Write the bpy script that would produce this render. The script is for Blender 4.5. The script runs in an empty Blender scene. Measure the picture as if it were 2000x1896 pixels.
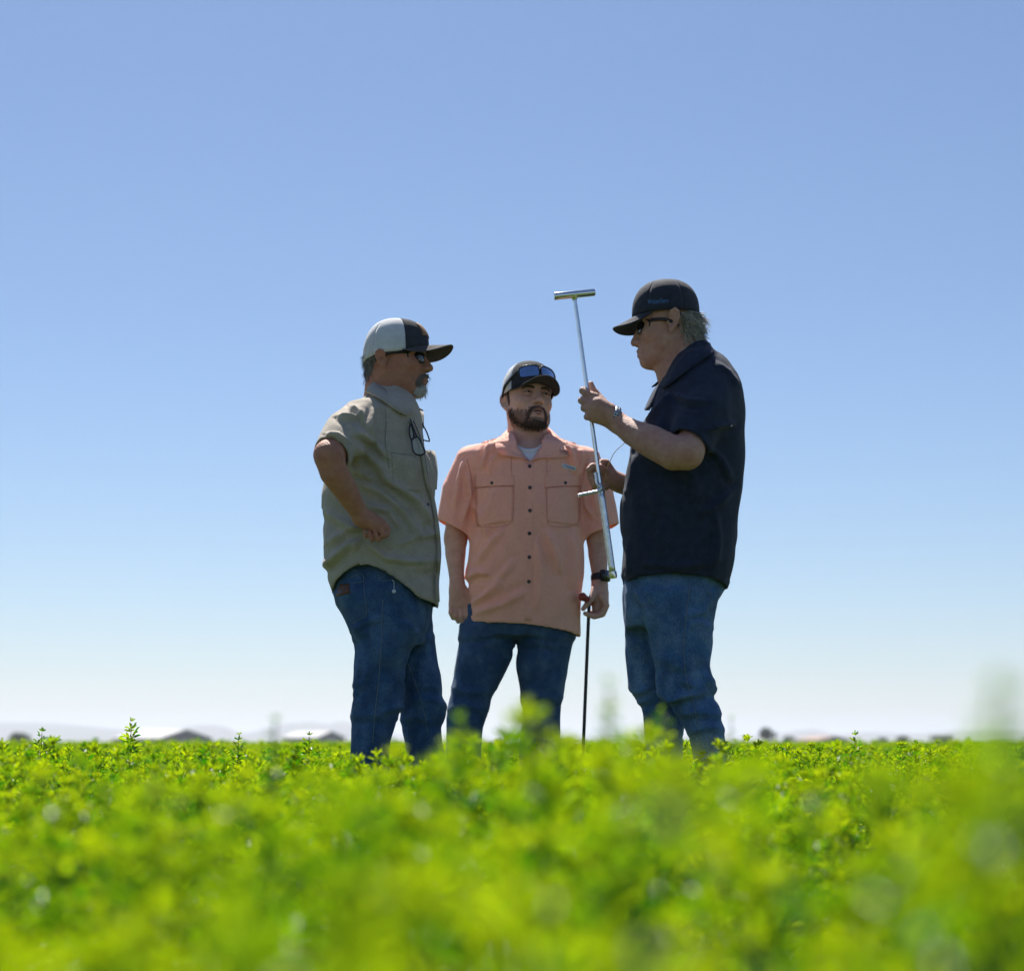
import bpy, math, random
import numpy as np
from mathutils import Vector, Matrix
from mathutils.bvhtree import BVHTree

random.seed(7); RNG = np.random.default_rng(7)
SC = bpy.context.scene
COL = SC.collection
R = math.radians

# ------------------------------------------------------------------ camera
HC = 0.36            # camera height above the ground, down in the crop
FPX = 3400.0         # focal length, in pixels of the 2000 px wide photograph
HORIZON, MID = 1450.0, 1000.0
cam = bpy.data.cameras.new('camera'); cam_o = bpy.data.objects.new('camera', cam); COL.objects.link(cam_o)
cam_o.location = (0, 0, HC); cam_o.rotation_euler = (R(90), 0, 0)
cam.sensor_fit = 'HORIZONTAL'; cam.sensor_width = 36; cam.lens = 36 * FPX / 2000
cam.shift_y = (HORIZON - 948) / 2000
cam.clip_start = 0.05; cam.clip_end = 60000
cam.dof.use_dof = True; cam.dof.focus_distance = 5.6; cam.dof.aperture_fstop = 2.7
SC.camera = cam_o

# ------------------------------------------------------------------ sky and sun
SUN_AZ, SUN_EL = R(-12), R(56)     # azimuth measured from +Y (the view direction) towards +X
world = bpy.data.worlds.new('World'); SC.world = world; world.use_nodes = True
nt = world.node_tree; nt.nodes.clear()
sky = nt.nodes.new('ShaderNodeTexSky'); sky.sky_type = 'NISHITA'; sky.sun_disc = False
sky.sun_elevation = SUN_EL; sky.sun_rotation = SUN_AZ
sky.altitude = 100; sky.air_density = 1.0; sky.dust_density = 0.38; sky.ozone_density = 5.0
bg = nt.nodes.new('ShaderNodeBackground'); bg.inputs['Strength'].default_value = 0.054
wo = nt.nodes.new('ShaderNodeOutputWorld')
wt = nt.nodes.new('ShaderNodeMixRGB'); wt.blend_type = 'MULTIPLY'; wt.inputs[0].default_value = 1; wt.inputs[2].default_value = (.95, .985, 1.045, 1)   # white balance of the whole sky
nt.links.new(sky.outputs[0], wt.inputs[1]); nt.links.new(wt.outputs[0], bg.inputs[0]); nt.links.new(bg.outputs[0], wo.inputs[0])
sun = bpy.data.lights.new('sun', 'SUN'); sun.energy = 5.0; sun.angle = R(0.5); sun.color = (1.0, 0.96, 0.89)
sun_o = bpy.data.objects.new('sun', sun); COL.objects.link(sun_o)
sdir = Vector((math.sin(SUN_AZ) * math.cos(SUN_EL), math.cos(SUN_AZ) * math.cos(SUN_EL), math.sin(SUN_EL)))
sun_o.location = sdir * 50; sun_o.rotation_euler = sdir.to_track_quat('Z', 'Y').to_euler()
SC.view_settings.view_transform = 'Standard'; SC.view_settings.look = 'None'
SC.view_settings.gamma = 1.0; SC.view_settings.use_curve_mapping = False
SC.view_settings.exposure = 0.88
SC.render.engine = 'CYCLES'
SC.cycles.max_bounces = 12; SC.cycles.transparent_max_bounces = 8
SC.cycles.use_denoising = True
SC.cycles.sample_clamp_indirect = 6

# ------------------------------------------------------------------ helpers: objects
BASE = {}
def add(o, parent=None):
    COL.objects.link(o)
    if parent is not None: o.parent = parent
    return o
def tag(o, label=None, cat=None, group=None, kind=None):
    if label: o['label'] = label
    if cat: o['category'] = cat
    if group: o['group'] = group
    if kind: o['kind'] = kind
    return o
def empty(name, loc, label=None, cat=None, group=None):
    o = bpy.data.objects.new(name, None); o.location = loc; add(o); o.empty_display_size = .1
    BASE[o] = np.array(loc, float)
    return tag(o, label, cat, group)
def base_of(o):
    return BASE.get(o, np.zeros(3))
def make_mesh(name, V, faces, smooth=True):
    """faces: (m,k) int array, or a list of such arrays / python lists"""
    me = bpy.data.meshes.new(name)
    V = np.asarray(V, np.float32)
    if isinstance(faces, np.ndarray): faces = [faces]
    else:
        if len(faces) and not isinstance(faces[0], np.ndarray):
            d = {}
            for f in faces: d.setdefault(len(f), []).append(f)
            faces = [np.array(v, np.int64) for v in d.values()]
    me.vertices.add(len(V)); me.vertices.foreach_set('co', V.ravel())
    nl = sum(f.size for f in faces); nf = sum(len(f) for f in faces)
    me.loops.add(nl); me.polygons.add(nf)
    me.loops.foreach_set('vertex_index', np.concatenate([f.ravel() for f in faces]).astype(np.int32))
    st = []; off = 0
    for f in faces:
        st.append(off + np.arange(len(f)) * f.shape[1]); off += f.size
    me.polygons.foreach_set('loop_start', np.concatenate(st).astype(np.int32))
    me.polygons.foreach_set('use_smooth', np.concatenate([np.full(len(f), bool(smooth) and f.shape[1] <= 4) for f in faces]))   # end caps stay flat
    me.update(calc_edges=True)
    return me
def obj(name, V, faces, mat, parent=None, smooth=True, origin=None):
    """V in world coordinates; the mesh is stored relative to its parent's base"""
    b = base_of(parent) if parent is not None else (np.zeros(3) if origin is None else np.array(origin, float))
    me = make_mesh(name, np.asarray(V, float) - b, faces, smooth)
    me.materials.append(mat)
    o = bpy.data.objects.new(name, me)
    if parent is None: o.location = b
    add(o, parent); BASE[o] = b
    return o

# ------------------------------------------------------------------ helpers: mesh pieces (each returns V, F lists)
def join(*parts):
    V = []; F = []; n = 0
    for v, f in parts:
        V.append(np.asarray(v, float)); F += [tuple(int(i) + n for i in q) for q in f]; n += len(v)
    return np.concatenate(V), F
def catmull(P, n):
    P = np.asarray(P, float)
    if len(P) < 3:
        t = np.linspace(0, 1, n)[:, None]; return P[0] * (1 - t) + P[-1] * t
    Q = np.vstack([2 * P[0] - P[1], P, 2 * P[-1] - P[-2]])
    u = np.linspace(0, len(P) - 1 - 1e-9, n); i = u.astype(int); t = (u - i)[:, None]
    a, b, c, d = Q[i], Q[i + 1], Q[i + 2], Q[i + 3]
    return .5 * (2 * b + (c - a) * t + (2 * a - 5 * b + 4 * c - d) * t * t + (3 * b - a - 3 * c + d) * t ** 3)
def tube(P, r, seg=8, cap=True, flat=1.0, up=None, closed=False):
    P = np.asarray(P, float); n = len(P); r = np.broadcast_to(np.asarray(r, float), (n,))
    if closed: T = np.roll(P, -1, 0) - np.roll(P, 1, 0)
    else: T = np.gradient(P, axis=0)
    T /= np.linalg.norm(T, axis=1)[:, None] + 1e-12
    u = np.array(up if up is not None else ((0, 0, 1) if abs(T[0][2]) < .9 else (0, 1, 0)), float)
    V = []
    for i in range(n):
        u = u - T[i] * u.dot(T[i]); u /= np.linalg.norm(u) + 1e-12
        w = np.cross(T[i], u)
        a = np.arange(seg) * 2 * math.pi / seg
        V.append(P[i] + r[i] * (np.cos(a)[:, None] * w + flat * np.sin(a)[:, None] * u))
    V = np.concatenate(V); F = []
    for i in range(n if closed else n - 1):
        k = ((i + 1) % n) * seg
        for j in range(seg):
            j2 = (j + 1) % seg
            F.append((i * seg + j, i * seg + j2, k + j2, k + j))
    if cap and not closed:
        V = np.concatenate([V, V[:seg], V[-seg:]]); k = n * seg      # caps on vertices of their own, so the sides stay round
        F.append(tuple(k + j for j in range(seg - 1, -1, -1))); F.append(tuple(k + seg + j for j in range(seg)))
    return V, F
def strip(A, B, th, nrm=None):
    """a ruled cloth strip between the polylines A and B, th thick"""
    A = np.asarray(A, float); B = np.asarray(B, float); n = len(A)
    T = np.gradient(A, axis=0); N = np.cross(T, B - A); N /= np.linalg.norm(N, axis=1)[:, None] + 1e-12
    V = np.concatenate([A, B, B + N * th, A + N * th]); F = []
    for i in range(n - 1):
        for q in range(4):
            q2 = (q + 1) % 4
            F.append((q * n + i, q2 * n + i, q2 * n + i + 1, q * n + i + 1))
    F.append((0, 3 * n, 2 * n, n)); F.append((n - 1, 2 * n - 1, 3 * n - 1, 4 * n - 1))
    return V, F
def grid_faces(nu, nv, wrap=False, off=0):
    F = []
    for i in range(nu - 1):
        for j in range(nv if wrap else nv - 1):
            j2 = (j + 1) % nv
            F.append((off + i * nv + j, off + i * nv + j2, off + (i + 1) * nv + j2, off + (i + 1) * nv + j))
    return F
def sheet(G, th):
    """G: (nu,nv,3) grid -> closed sheet th thick along its normals"""
    nu, nv, _ = G.shape
    du = np.gradient(G, axis=0); dv = np.gradient(G, axis=1)
    N = np.cross(du, dv); N /= np.linalg.norm(N, axis=2)[..., None] + 1e-12
    V = np.concatenate([G.reshape(-1, 3), (G + N * th).reshape(-1, 3)]); n = nu * nv
    F = [f[::-1] for f in grid_faces(nu, nv)] + grid_faces(nu, nv, off=n)
    ring = [j for j in range(nv)] + [i * nv + nv - 1 for i in range(1, nu)] + \
           [(nu - 1) * nv + j for j in range(nv - 2, -1, -1)] + [i * nv for i in range(nu - 2, 0, -1)]
    for a, b in zip(ring, ring[1:] + ring[:1]): F.append((a, b, b + n, a + n))
    return V, F
def ball(c, r, nu=8, nv=12, M=None):
    th = np.linspace(0, math.pi, nu + 1); ph = np.arange(nv) * 2 * math.pi / nv
    V = np.stack([np.sin(th)[:, None] * np.cos(ph), np.sin(th)[:, None] * np.sin(ph), np.cos(th)[:, None] + 0 * ph], -1).reshape(-1, 3)
    V = V * np.asarray(r, float)
    if M is not None: V = V @ np.asarray(M, float).T
    return V + np.asarray(c, float), [f[::-1] for f in grid_faces(nu + 1, nv, True)]
def disc(c, nrm, r, h, seg=12):
    n = np.asarray(nrm, float); n /= np.linalg.norm(n); c = np.asarray(c, float)
    return tube([c - n * h * .5, c + n * h * .35, c + n * h * .5], [r, r, r * .75], seg)
def box(c, s, M=None):
    s = np.asarray(s, float) / 2
    V = np.array([(x, y, z) for x in (-1, 1) for y in (-1, 1) for z in (-1, 1)], float) * s
    if M is not None: V = V @ np.asarray(M, float).T
    return V + np.asarray(c, float), [(0, 1, 3, 2), (4, 6, 7, 5), (0, 4, 5, 1), (2, 3, 7, 6), (0, 2, 6, 4), (1, 5, 7, 3)]

# ------------------------------------------------------------------ helpers: noise
_LAT = RNG.random((32, 32, 32)).astype(np.float32) * 2 - 1
def vnoise(P, freq, seed=0):
    p = P * freq + seed * 7.31
    i = np.floor(p).astype(np.int64); f = p - i; f = f * f * (3 - 2 * f); i &= 31; j = (i + 1) & 31
    L = _LAT; x, y, z = f[:, 0], f[:, 1], f[:, 2]
    c = lambda a, b, d: L[a, b, d]
    l = lambda a, b, t: a + (b - a) * t
    return l(l(l(c(i[:, 0], i[:, 1], i[:, 2]), c(j[:, 0], i[:, 1], i[:, 2]), x), l(c(i[:, 0], j[:, 1], i[:, 2]), c(j[:, 0], j[:, 1], i[:, 2]), x), y),
             l(l(c(i[:, 0], i[:, 1], j[:, 2]), c(j[:, 0], i[:, 1], j[:, 2]), x), l(c(i[:, 0], j[:, 1], j[:, 2]), c(j[:, 0], j[:, 1], j[:, 2]), x), y), z)

# ------------------------------------------------------------------ helpers: distance fields and surface nets
def smin(a, b, k):
    if k <= 0: return np.minimum(a, b)
    h = np.maximum(k - np.abs(a - b), 0) / k
    return np.minimum(a, b) - h * h * k * .25
def smax(a, b, k): return -smin(-a, -b, k)
def d_cone(x, y, z, a, b, ra, rb):
    bx, by, bz = b[0] - a[0], b[1] - a[1], b[2] - a[2]; L = bx * bx + by * by + bz * bz + 1e-12
    t = np.clip(((x - a[0]) * bx + (y - a[1]) * by + (z - a[2]) * bz) / L, 0, 1)
    return np.sqrt((x - a[0] - t * bx) ** 2 + (y - a[1] - t * by) ** 2 + (z - a[2] - t * bz) ** 2) - (ra + (rb - ra) * t)
def d_ell(x, y, z, c, r):
    px, py, pz = (x - c[0]) / r[0], (y - c[1]) / r[1], (z - c[2]) / r[2]
    k0 = np.sqrt(px * px + py * py + pz * pz); k1 = np.sqrt((px / r[0]) ** 2 + (py / r[1]) ** 2 + (pz / r[2]) ** 2) + 1e-9
    return k0 * (k0 - 1) / k1
def axis(lo, hi, h, fine=None, coarse=.012):
    """grid coordinates: step h inside the fine ranges, coarse outside"""
    if fine is None: return np.arange(lo, hi + h, h).astype(np.float32)
    out = [lo]; x = lo
    while x < hi:
        st = [q[2] if len(q) > 2 else h for q in fine if q[0] <= x <= q[1]]
        x += min(st) if st else coarse; out.append(x)
    return np.array(out, np.float32)
class Field:
    def __init__(s, xs, ys, zs):
        s.xs, s.ys, s.zs = xs, ys, zs
        s.F = np.full((len(xs), len(ys), len(zs)), .5, np.float32)
    def sub(s, lo, hi):
        sl = []
        for ax, a, b in zip((s.xs, s.ys, s.zs), lo, hi):
            i = max(0, int(np.searchsorted(ax, a)) - 1); j = min(len(ax), int(np.searchsorted(ax, b)) + 1)
            sl.append(slice(i, max(j, i)))
        sl = tuple(sl)
        return sl, s.xs[sl[0]][:, None, None], s.ys[sl[1]][None, :, None], s.zs[sl[2]][None, None, :]
    def put(s, lo, hi, fn, k=0., cut=False):
        m = k + .02
        sl, x, y, z = s.sub(np.asarray(lo) - m, np.asarray(hi) + m)
        if 0 in s.F[sl].shape: return
        d = fn(x, y, z).astype(np.float32)
        s.F[sl] = smax(s.F[sl], -d, k) if cut else smin(s.F[sl], d, k)
    def chain(s, P, r, k=.01, plane=None, cut=False):
        P = np.asarray(P, float); r = np.broadcast_to(np.asarray(r, float), (len(P),)); m = r.max()
        def fn(x, y, z):
            d = None
            for a, b, ra, rb in zip(P[:-1], P[1:], r[:-1], r[1:]):
                e = d_cone(x, y, z, a, b, ra, rb); d = e if d is None else np.minimum(d, e)
            if plane is not None:
                c, n = plane; d = np.maximum(d, (x - c[0]) * n[0] + (y - c[1]) * n[1] + (z - c[2]) * n[2])
            return d
        s.put(P.min(0) - m, P.max(0) + m, fn, k, cut)
    def ell(s, c, r, k=.01, cut=False):
        c = np.asarray(c, float); r = np.asarray(r, float)
        s.put(c - r, c + r, lambda x, y, z: d_ell(x, y, z, c, r), k, cut)
    def mesh(s):
        F, xs, ys, zs = s.F, s.xs, s.ys, s.zs
        ins = F < 0; c = ins.astype(np.uint8)
        t = c[:-1, :, :] + c[1:, :, :]; t = t[:, :-1, :] + t[:, 1:, :]; t = t[:, :, :-1] + t[:, :, 1:]
        act = (t > 0) & (t < 8)
        I, J, K = np.nonzero(act); n = len(I)
        vid = np.full(act.shape, -1, np.int32); vid[I, J, K] = np.arange(n)
        cv = {(a, b, d): F[I + a, J + b, K + d] for a in (0, 1) for b in (0, 1) for d in (0, 1)}
        P = np.zeros((n, 3)); cnt = np.zeros(n)
        for c0 in cv:
            for ax in range(3):
                if c0[ax]: continue
                c1 = list(c0); c1[ax] = 1; c1 = tuple(c1)
                f0, f1 = cv[c0], cv[c1]; m = (f0 < 0) != (f1 < 0)
                tt = np.where(m, f0 / np.where(m, f0 - f1, 1), 0)
                for q in range(3):
                    P[:, q] += np.where(m, tt if q == ax else c0[q], 0)
                cnt += m
        P /= cnt[:, None]
        V = np.stack([xs[I] + P[:, 0] * (xs[I + 1] - xs[I]), ys[J] + P[:, 1] * (ys[J + 1] - ys[J]), zs[K] + P[:, 2] * (zs[K + 1] - zs[K])], 1)
        Q = []
        e = ins[:-1, 1:-1, 1:-1] != ins[1:, 1:-1, 1:-1]; i, j, k = np.nonzero(e); j += 1; k += 1
        q = np.stack([vid[i, j - 1, k - 1], vid[i, j, k - 1], vid[i, j, k], vid[i, j - 1, k]], 1); f = ~ins[i, j, k]; q[f] = q[f][:, ::-1]; Q.append(q)
        e = ins[1:-1, :-1, 1:-1] != ins[1:-1, 1:, 1:-1]; i, j, k = np.nonzero(e); i += 1; k += 1
        q = np.stack([vid[i - 1, j, k - 1], vid[i - 1, j, k], vid[i, j, k], vid[i, j, k - 1]], 1); f = ~ins[i, j, k]; q[f] = q[f][:, ::-1]; Q.append(q)
        e = ins[1:-1, 1:-1, :-1] != ins[1:-1, 1:-1, 1:]; i, j, k = np.nonzero(e); i += 1; j += 1
        q = np.stack([vid[i - 1, j - 1, k], vid[i, j - 1, k], vid[i, j, k], vid[i - 1, j, k]], 1); f = ~ins[i, j, k]; q[f] = q[f][:, ::-1]; Q.append(q)
        return V, np.concatenate(Q)
def relax(V, Q, it=1, lam=.5):
    """a light Laplacian pass that takes the voxel ripple off"""
    a = np.concatenate([Q[:, 0], Q[:, 1], Q[:, 2], Q[:, 3]]); b = np.concatenate([Q[:, 1], Q[:, 2], Q[:, 3], Q[:, 0]])
    n = len(V); deg = np.bincount(a, minlength=n) + np.bincount(b, minlength=n); deg = np.maximum(deg, 1)
    for _ in range(it):
        S = np.stack([np.bincount(a, V[b, q], n) + np.bincount(b, V[a, q], n) for q in range(3)], 1) / deg[:, None]
        V = V + lam * (S - V)
    return V
def vnormals(V, Q):
    N = np.cross(V[Q[:, 2]] - V[Q[:, 0]], V[Q[:, 3]] - V[Q[:, 1]])
    M = np.zeros_like(V)
    for c in range(4):
        for q in range(3): M[:, q] += np.bincount(Q[:, c], N[:, q], len(V))
    return M / (np.linalg.norm(M, axis=1)[:, None] + 1e-12)
def seg_dist(p, a, b):
    ab = b - a; t = np.clip(((p - a) @ ab) / (ab @ ab), 0, 1); q = p - a - t[:, None] * ab
    d = np.hypot(q[:, 0], q[:, 1]); sg = np.sign(ab[0] * q[:, 1] - ab[1] * q[:, 0])
    return d, d * sg, t
def to_px(V):
    return np.stack([MID + V[:, 0] / V[:, 1] * FPX, HORIZON - (V[:, 2] - HC) / V[:, 1] * FPX], 1)
def folds(V, Q, FL, noise=(), rear=True):
    """raise cloth folds: FL = [(polyline px, width px, height m)]; noise = [(freq, amp, stretch)]"""
    N = vnormals(V, Q); px = to_px(V); h = np.zeros(len(V))
    for pl, w, amp in FL:
        pl = np.asarray(pl, float)
        lo = pl.min(0) - 5 * w; hi = pl.max(0) + 5 * w
        m = np.all((px > lo) & (px < hi), 1) & (N[:, 1] < .25)
        if not m.any(): continue
        best = np.full(m.sum(), 1e9); bs = best.copy(); bt = best.copy(); nseg = len(pl) - 1
        for i in range(nseg):
            d, sd, t = seg_dist(px[m], pl[i], pl[i + 1]); u = d < best
            best = np.where(u, d, best); bs = np.where(u, sd, bs); bt = np.where(u, (i + t) / nseg, bt)
        tap = np.clip(np.minimum(bt + .15, 1.15 - bt) * 3.2, 0, 1)
        h[m] += 2.5 * amp * tap * (np.exp(-(best / w) ** 2) - .65 * np.exp(-((bs - 1.7 * w) / (1.1 * w)) ** 2))
    h = np.clip(h, -.0065, .03)
    for fr, amp, st in noise:
        if amp < 0:                                      # sharp creases along a slanted direction
            W = V @ np.array([(.8, 0, .6), (0, 1, 0), (-.6, 0, .8)]) * np.array(st)
            h += -amp * (.35 - np.abs(vnoise(W, fr, 3)) * 1.4) * np.clip(.5 + 1.2 * vnoise(V, 5, 8), 0, 1)
        else: h += amp * vnoise(V * np.array(st), fr, int(fr * 3) % 11)
    h = np.clip(h, -.0062, .03)
    return V + N * h[:, None]
# ------------------------------------------------------------------ materials (all procedural)
MATS = {}
def mat(name, base, rough=.8, var=.15, vscale=30., bump=0., bscale=300., bstretch=(1, 1, 1), spec=.3, metal=0., sheen=0.,
        trans=0., tcol=None, sss=0., alt=None, altscale=8., altamt=.5, weave=0., wscale=900.):
    m = bpy.data.materials.new(name); m.use_nodes = True; MATS[name] = m
    n = m.node_tree; L = n.links; n.nodes.clear()
    out = n.nodes.new('ShaderNodeOutputMaterial'); p = n.nodes.new('ShaderNodeBsdfPrincipled')
    tc = n.nodes.new('ShaderNodeTexCoord')
    p.inputs['Roughness'].default_value = rough; p.inputs['Metallic'].default_value = metal
    p.inputs['Specular IOR Level'].default_value = spec
    col = n.nodes.new('ShaderNodeRGB'); col.outputs[0].default_value = (*base, 1); c = col.outputs[0]
    if alt is not None:
        nz = n.nodes.new('ShaderNodeTexNoise'); nz.inputs['Scale'].default_value = altscale; nz.inputs['Detail'].default_value = 4
        L.new(tc.outputs['Object'], nz.inputs['Vector'])
        rp = n.nodes.new('ShaderNodeMapRange'); rp.inputs[1].default_value = .42; rp.inputs[2].default_value = .66; rp.inputs[4].default_value = altamt
        L.new(nz.outputs['Fac'], rp.inputs[0])
        mx = n.nodes.new('ShaderNodeMixRGB'); mx.inputs[2].default_value = (*alt, 1)
        L.new(rp.outputs[0], mx.inputs[0]); L.new(c, mx.inputs[1]); c = mx.outputs[0]
    if var:
        nz = n.nodes.new('ShaderNodeTexNoise'); nz.inputs['Scale'].default_value = vscale; nz.inputs['Detail'].default_value = 5
        L.new(tc.outputs['Object'], nz.inputs['Vector'])
        rp = n.nodes.new('ShaderNodeMapRange'); rp.inputs[1].default_value = .3; rp.inputs[2].default_value = .7
        rp.inputs[3].default_value = 1 - var; rp.inputs[4].default_value = 1 + var
        L.new(nz.outputs['Fac'], rp.inputs[0])
        mx = n.nodes.new('ShaderNodeMixRGB'); mx.blend_type = 'MULTIPLY'; mx.inputs[0].default_value = 1
        L.new(c, mx.inputs[1]); L.new(rp.outputs[0], mx.inputs[2]); c = mx.outputs[0]
    if weave:
        mp = n.nodes.new('ShaderNodeMapping'); mp.inputs['Scale'].default_value = (1, 1, .25)
        L.new(tc.outputs['Object'], mp.inputs[0])
        nz = n.nodes.new('ShaderNodeTexNoise'); nz.inputs['Scale'].default_value = wscale; nz.inputs['Detail'].default_value = 2
        L.new(mp.outputs[0], nz.inputs['Vector'])
        rp = n.nodes.new('ShaderNodeMapRange'); rp.inputs[1].default_value = .3; rp.inputs[2].default_value = .7
        rp.inputs[3].default_value = 1 - weave; rp.inputs[4].default_value = 1 + weave
        L.new(nz.outputs['Fac'], rp.inputs[0])
        mx = n.nodes.new('ShaderNodeMixRGB'); mx.blend_type = 'MULTIPLY'; mx.inputs[0].default_value = 1
        L.new(c, mx.inputs[1]); L.new(rp.outputs[0], mx.inputs[2]); c = mx.outputs[0]
    L.new(c, p.inputs['Base Color'])
    if sheen:
        p.inputs['Sheen Weight'].default_value = sheen; p.inputs['Sheen Roughness'].default_value = .5
    if sss:
        p.inputs['Subsurface Weight'].default_value = sss; p.inputs['Subsurface Radius'].default_value = (1, .3, .15); p.inputs['Subsurface Scale'].default_value = .012
    if bump:
        mp = n.nodes.new('ShaderNodeMapping'); mp.inputs['Scale'].default_value = bstretch; L.new(tc.outputs['Object'], mp.inputs[0])
        nz = n.nodes.new('ShaderNodeTexNoise'); nz.inputs['Scale'].default_value = bscale; nz.inputs['Detail'].default_value = 4
        L.new(mp.outputs[0], nz.inputs['Vector'])
        b = n.nodes.new('ShaderNodeBump'); b.inputs['Strength'].default_value = bump; b.inputs['Distance'].default_value = .01
        L.new(nz.outputs['Fac'], b.inputs['Height']); L.new(b.outputs[0], p.inputs['Normal'])
    s = p.outputs[0]
    if trans:
        t = n.nodes.new('ShaderNodeBsdfTranslucent')
        if tcol is None: L.new(c, t.inputs['Color'])
        else: t.inputs['Color'].default_value = (*tcol, 1)
        ms = n.nodes.new('ShaderNodeMixShader'); ms.inputs[0].default_value = trans
        L.new(s, ms.inputs[1]); L.new(t.outputs[0], ms.inputs[2]); s = ms.outputs[0]
    L.new(s, out.inputs[0])
    return m
SKIN_A = mat('skin_tanned', (.49, .225, .14), .58, .10, 60, .5, 260, spec=.35, sss=.04, alt=(.42, .15, .10), altscale=26, altamt=.55)
SKIN_B = mat('skin_light', (.66, .40, .31), .58, .08, 60, .45, 260, spec=.35, sss=.06, alt=(.55, .27, .21), altscale=26, altamt=.55)
SKIN_C = mat('skin_ruddy', (.54, .30, .225), .58, .10, 60, .5, 260, spec=.35, sss=.04, alt=(.46, .19, .14), altscale=26, altamt=.55)
KHAKI = mat('khaki_cotton', (.42, .365, .295), .9, .10, 25, .25, 160, sheen=.1, weave=.24, alt=(.39, .35, .295), altscale=6)
CORAL = mat('coral_shirt_cloth', (1.0, .535, .415), .85, .04, 25, .2, 160, sheen=.08, weave=.22, trans=.15, tcol=(1., .36, .14))
CORAL_IN = mat('coral_shirt_cloth_inside', (1.0, .535, .415), .85, .04, 25, trans=.62, tcol=(1., .42, .22))
NAVY = mat('navy_polo_cloth', (.018, .026, .052), .9, .2, 40, .25, 220, sheen=.04, weave=.25)
DENIM_A = mat('dark_denim', (.030, .080, .185), .9, .25, 18, .3, 260, (1, 1, .3), weave=.42, wscale=600, sheen=.06, alt=(.085, .16, .27), altscale=19, altamt=.6)
DENIM_B = mat('indigo_denim', (.030, .075, .175), .9, .2, 18, .3, 260, (1, 1, .3), weave=.3, wscale=700, sheen=.06, alt=(.08, .15, .25), altscale=19, altamt=.6)
DENIM_C = mat('washed_denim', (.050, .120, .255), .9, .25, 18, .3, 260, (1, 1, .3), weave=.42, wscale=600, sheen=.06, alt=(.15, .24, .36), altscale=17, altamt=.6)
STITCH = mat('seam_thread', (.16, .20, .24), .9, .3, 300)
STITCHK = mat('khaki_thread', (.22, .20, .16), .9, .2, 300)
STITCHC = mat('coral_thread', (.62, .24, .16), .9, .2, 300)
LEATHER = mat('brown_leather', (.13, .055, .035), .6, .3, 80, .3, 200)
BOOT = mat('boot_leather', (.10, .06, .035), .6, .3, 50, .3, 200)
CAPDARK = mat('charcoal_cap_twill', (.045, .047, .058), .9, .2, 60, .3, 600, weave=.25)
CAPBRIM = mat('grey_brim_twill', (.085, .075, .075), .9, .15, 60, .3, 600, weave=.2)
CAPNAVY = mat('navy_cap_twill', (.026, .029, .046), .85, .2, 60, .3, 600, weave=.25, sheen=.1)
CAPBLACK = mat('black_cap_twill', (.030, .031, .038), .85, .2, 60, .3, 600, weave=.25)
CAPWHITE = mat('white_cap_mesh', (.84, .84, .86), .9, .08, 60, .5, 900, trans=.15)
PATCH = mat('tan_leather_patch', (.34, .19, .10), .7, .2, 90, .2, 300)
PATCHRED = mat('dull_red_patch', (.22, .09, .08), .8, .3, 200)
BLACKPL = mat('black_plastic', (.008, .008, .010), .3, .1, 50, spec=.5)
LENSDARK = mat('dark_lens', (.006, .008, .010), .06, 0, spec=.9)
LENSBLUE = mat('mirrored_blue_lens', (.30, .42, .60), .08, 0, metal=1.)
GREYHAIR = mat('grey_hair', (.44, .40, .345), .55, .35, 300, .5, 500, spec=.5)
DARKHAIR = mat('dark_grey_hair', (.16, .155, .15), .6, .35, 300, .5, 500, spec=.4)
WHITEBEARD = mat('whitish_beard', (.56, .54, .52), .6, .35, 250, .6, 500, spec=.4)
MOUSTACHE = mat('grey_brown_moustache', (.17, .14, .12), .6, .4, 250, .6, 500)
LIGHTHAIR = mat('silver_hair', (.62, .58, .52), .5, .25, 300, spec=.5)
BLACKHAIR = mat('dark_brown_beard', (.085, .058, .048), .65, .4, 350, .8, 500, spec=.3)
STUBBLE = mat('short_beard_stubble', (.17, .11, .09), .7, .5, 420, .6, 600, spec=.3)
LIP = mat('lip_skin', (.40, .17, .14), .5, .15, 200, sss=.08)
MOUTH = mat('dark_mouth', (.06, .018, .016), .5, .1, 200)
SHADOWHAIR = mat('sparse_beard_shadow', (.33, .20, .155), .7, .35, 300, .6, 700, spec=.3)
EYEWHITE = mat('eye_white', (.55, .52, .50), .2, .05, 60, spec=.5)
IRIS = mat('dark_iris', (.03, .025, .02), .15, .2, 500, spec=.6)
TEE = mat('white_tee_cotton', (.78, .79, .82), .9, .04, 40, .2, 300, weave=.06)
STEEL = mat('bright_steel', (.78, .79, .81), .13, .06, 40, .02, 300, metal=1.)
STEELDULL = mat('brushed_steel', (.70, .71, .74), .26, .12, 60, .05, 400, metal=1.)
RODBLACK = mat('black_painted_rod', (.010, .010, .012), .4, .2, 90, spec=.5)
RUBBER = mat('red_rubber_grip', (.30, .055, .045), .55, .2, 90, .15, 300)
WATCH = mat('dark_watch_strap', (.012, .016, .022), .5, .1, 80, spec=.5)
BAND = mat('silver_wristband', (.52, .55, .60), .35, .2, 300, .4, 700, metal=.7)
BANDDARK = mat('wristband_links', (.05, .08, .16), .4, .2, 200)
BUTTON = mat('dark_button', (.05, .04, .042), .4, .2, 100, spec=.5)
LABELW = mat('white_woven_label', (.70, .74, .80), .8, .05, 200)
LABELB = mat('blue_woven_letters', (.06, .14, .33), .8, .1, 200)
THREADBLUE = mat('blue_cap_embroidery', (.07, .17, .36), .8, .2, 400)
CLIPW = mat('pale_clip_plastic', (.60, .64, .72), .4, .05, 100, spec=.5)
STRAW = mat('dry_stalk', (.45, .30, .11), .7, .2, 200)
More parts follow.
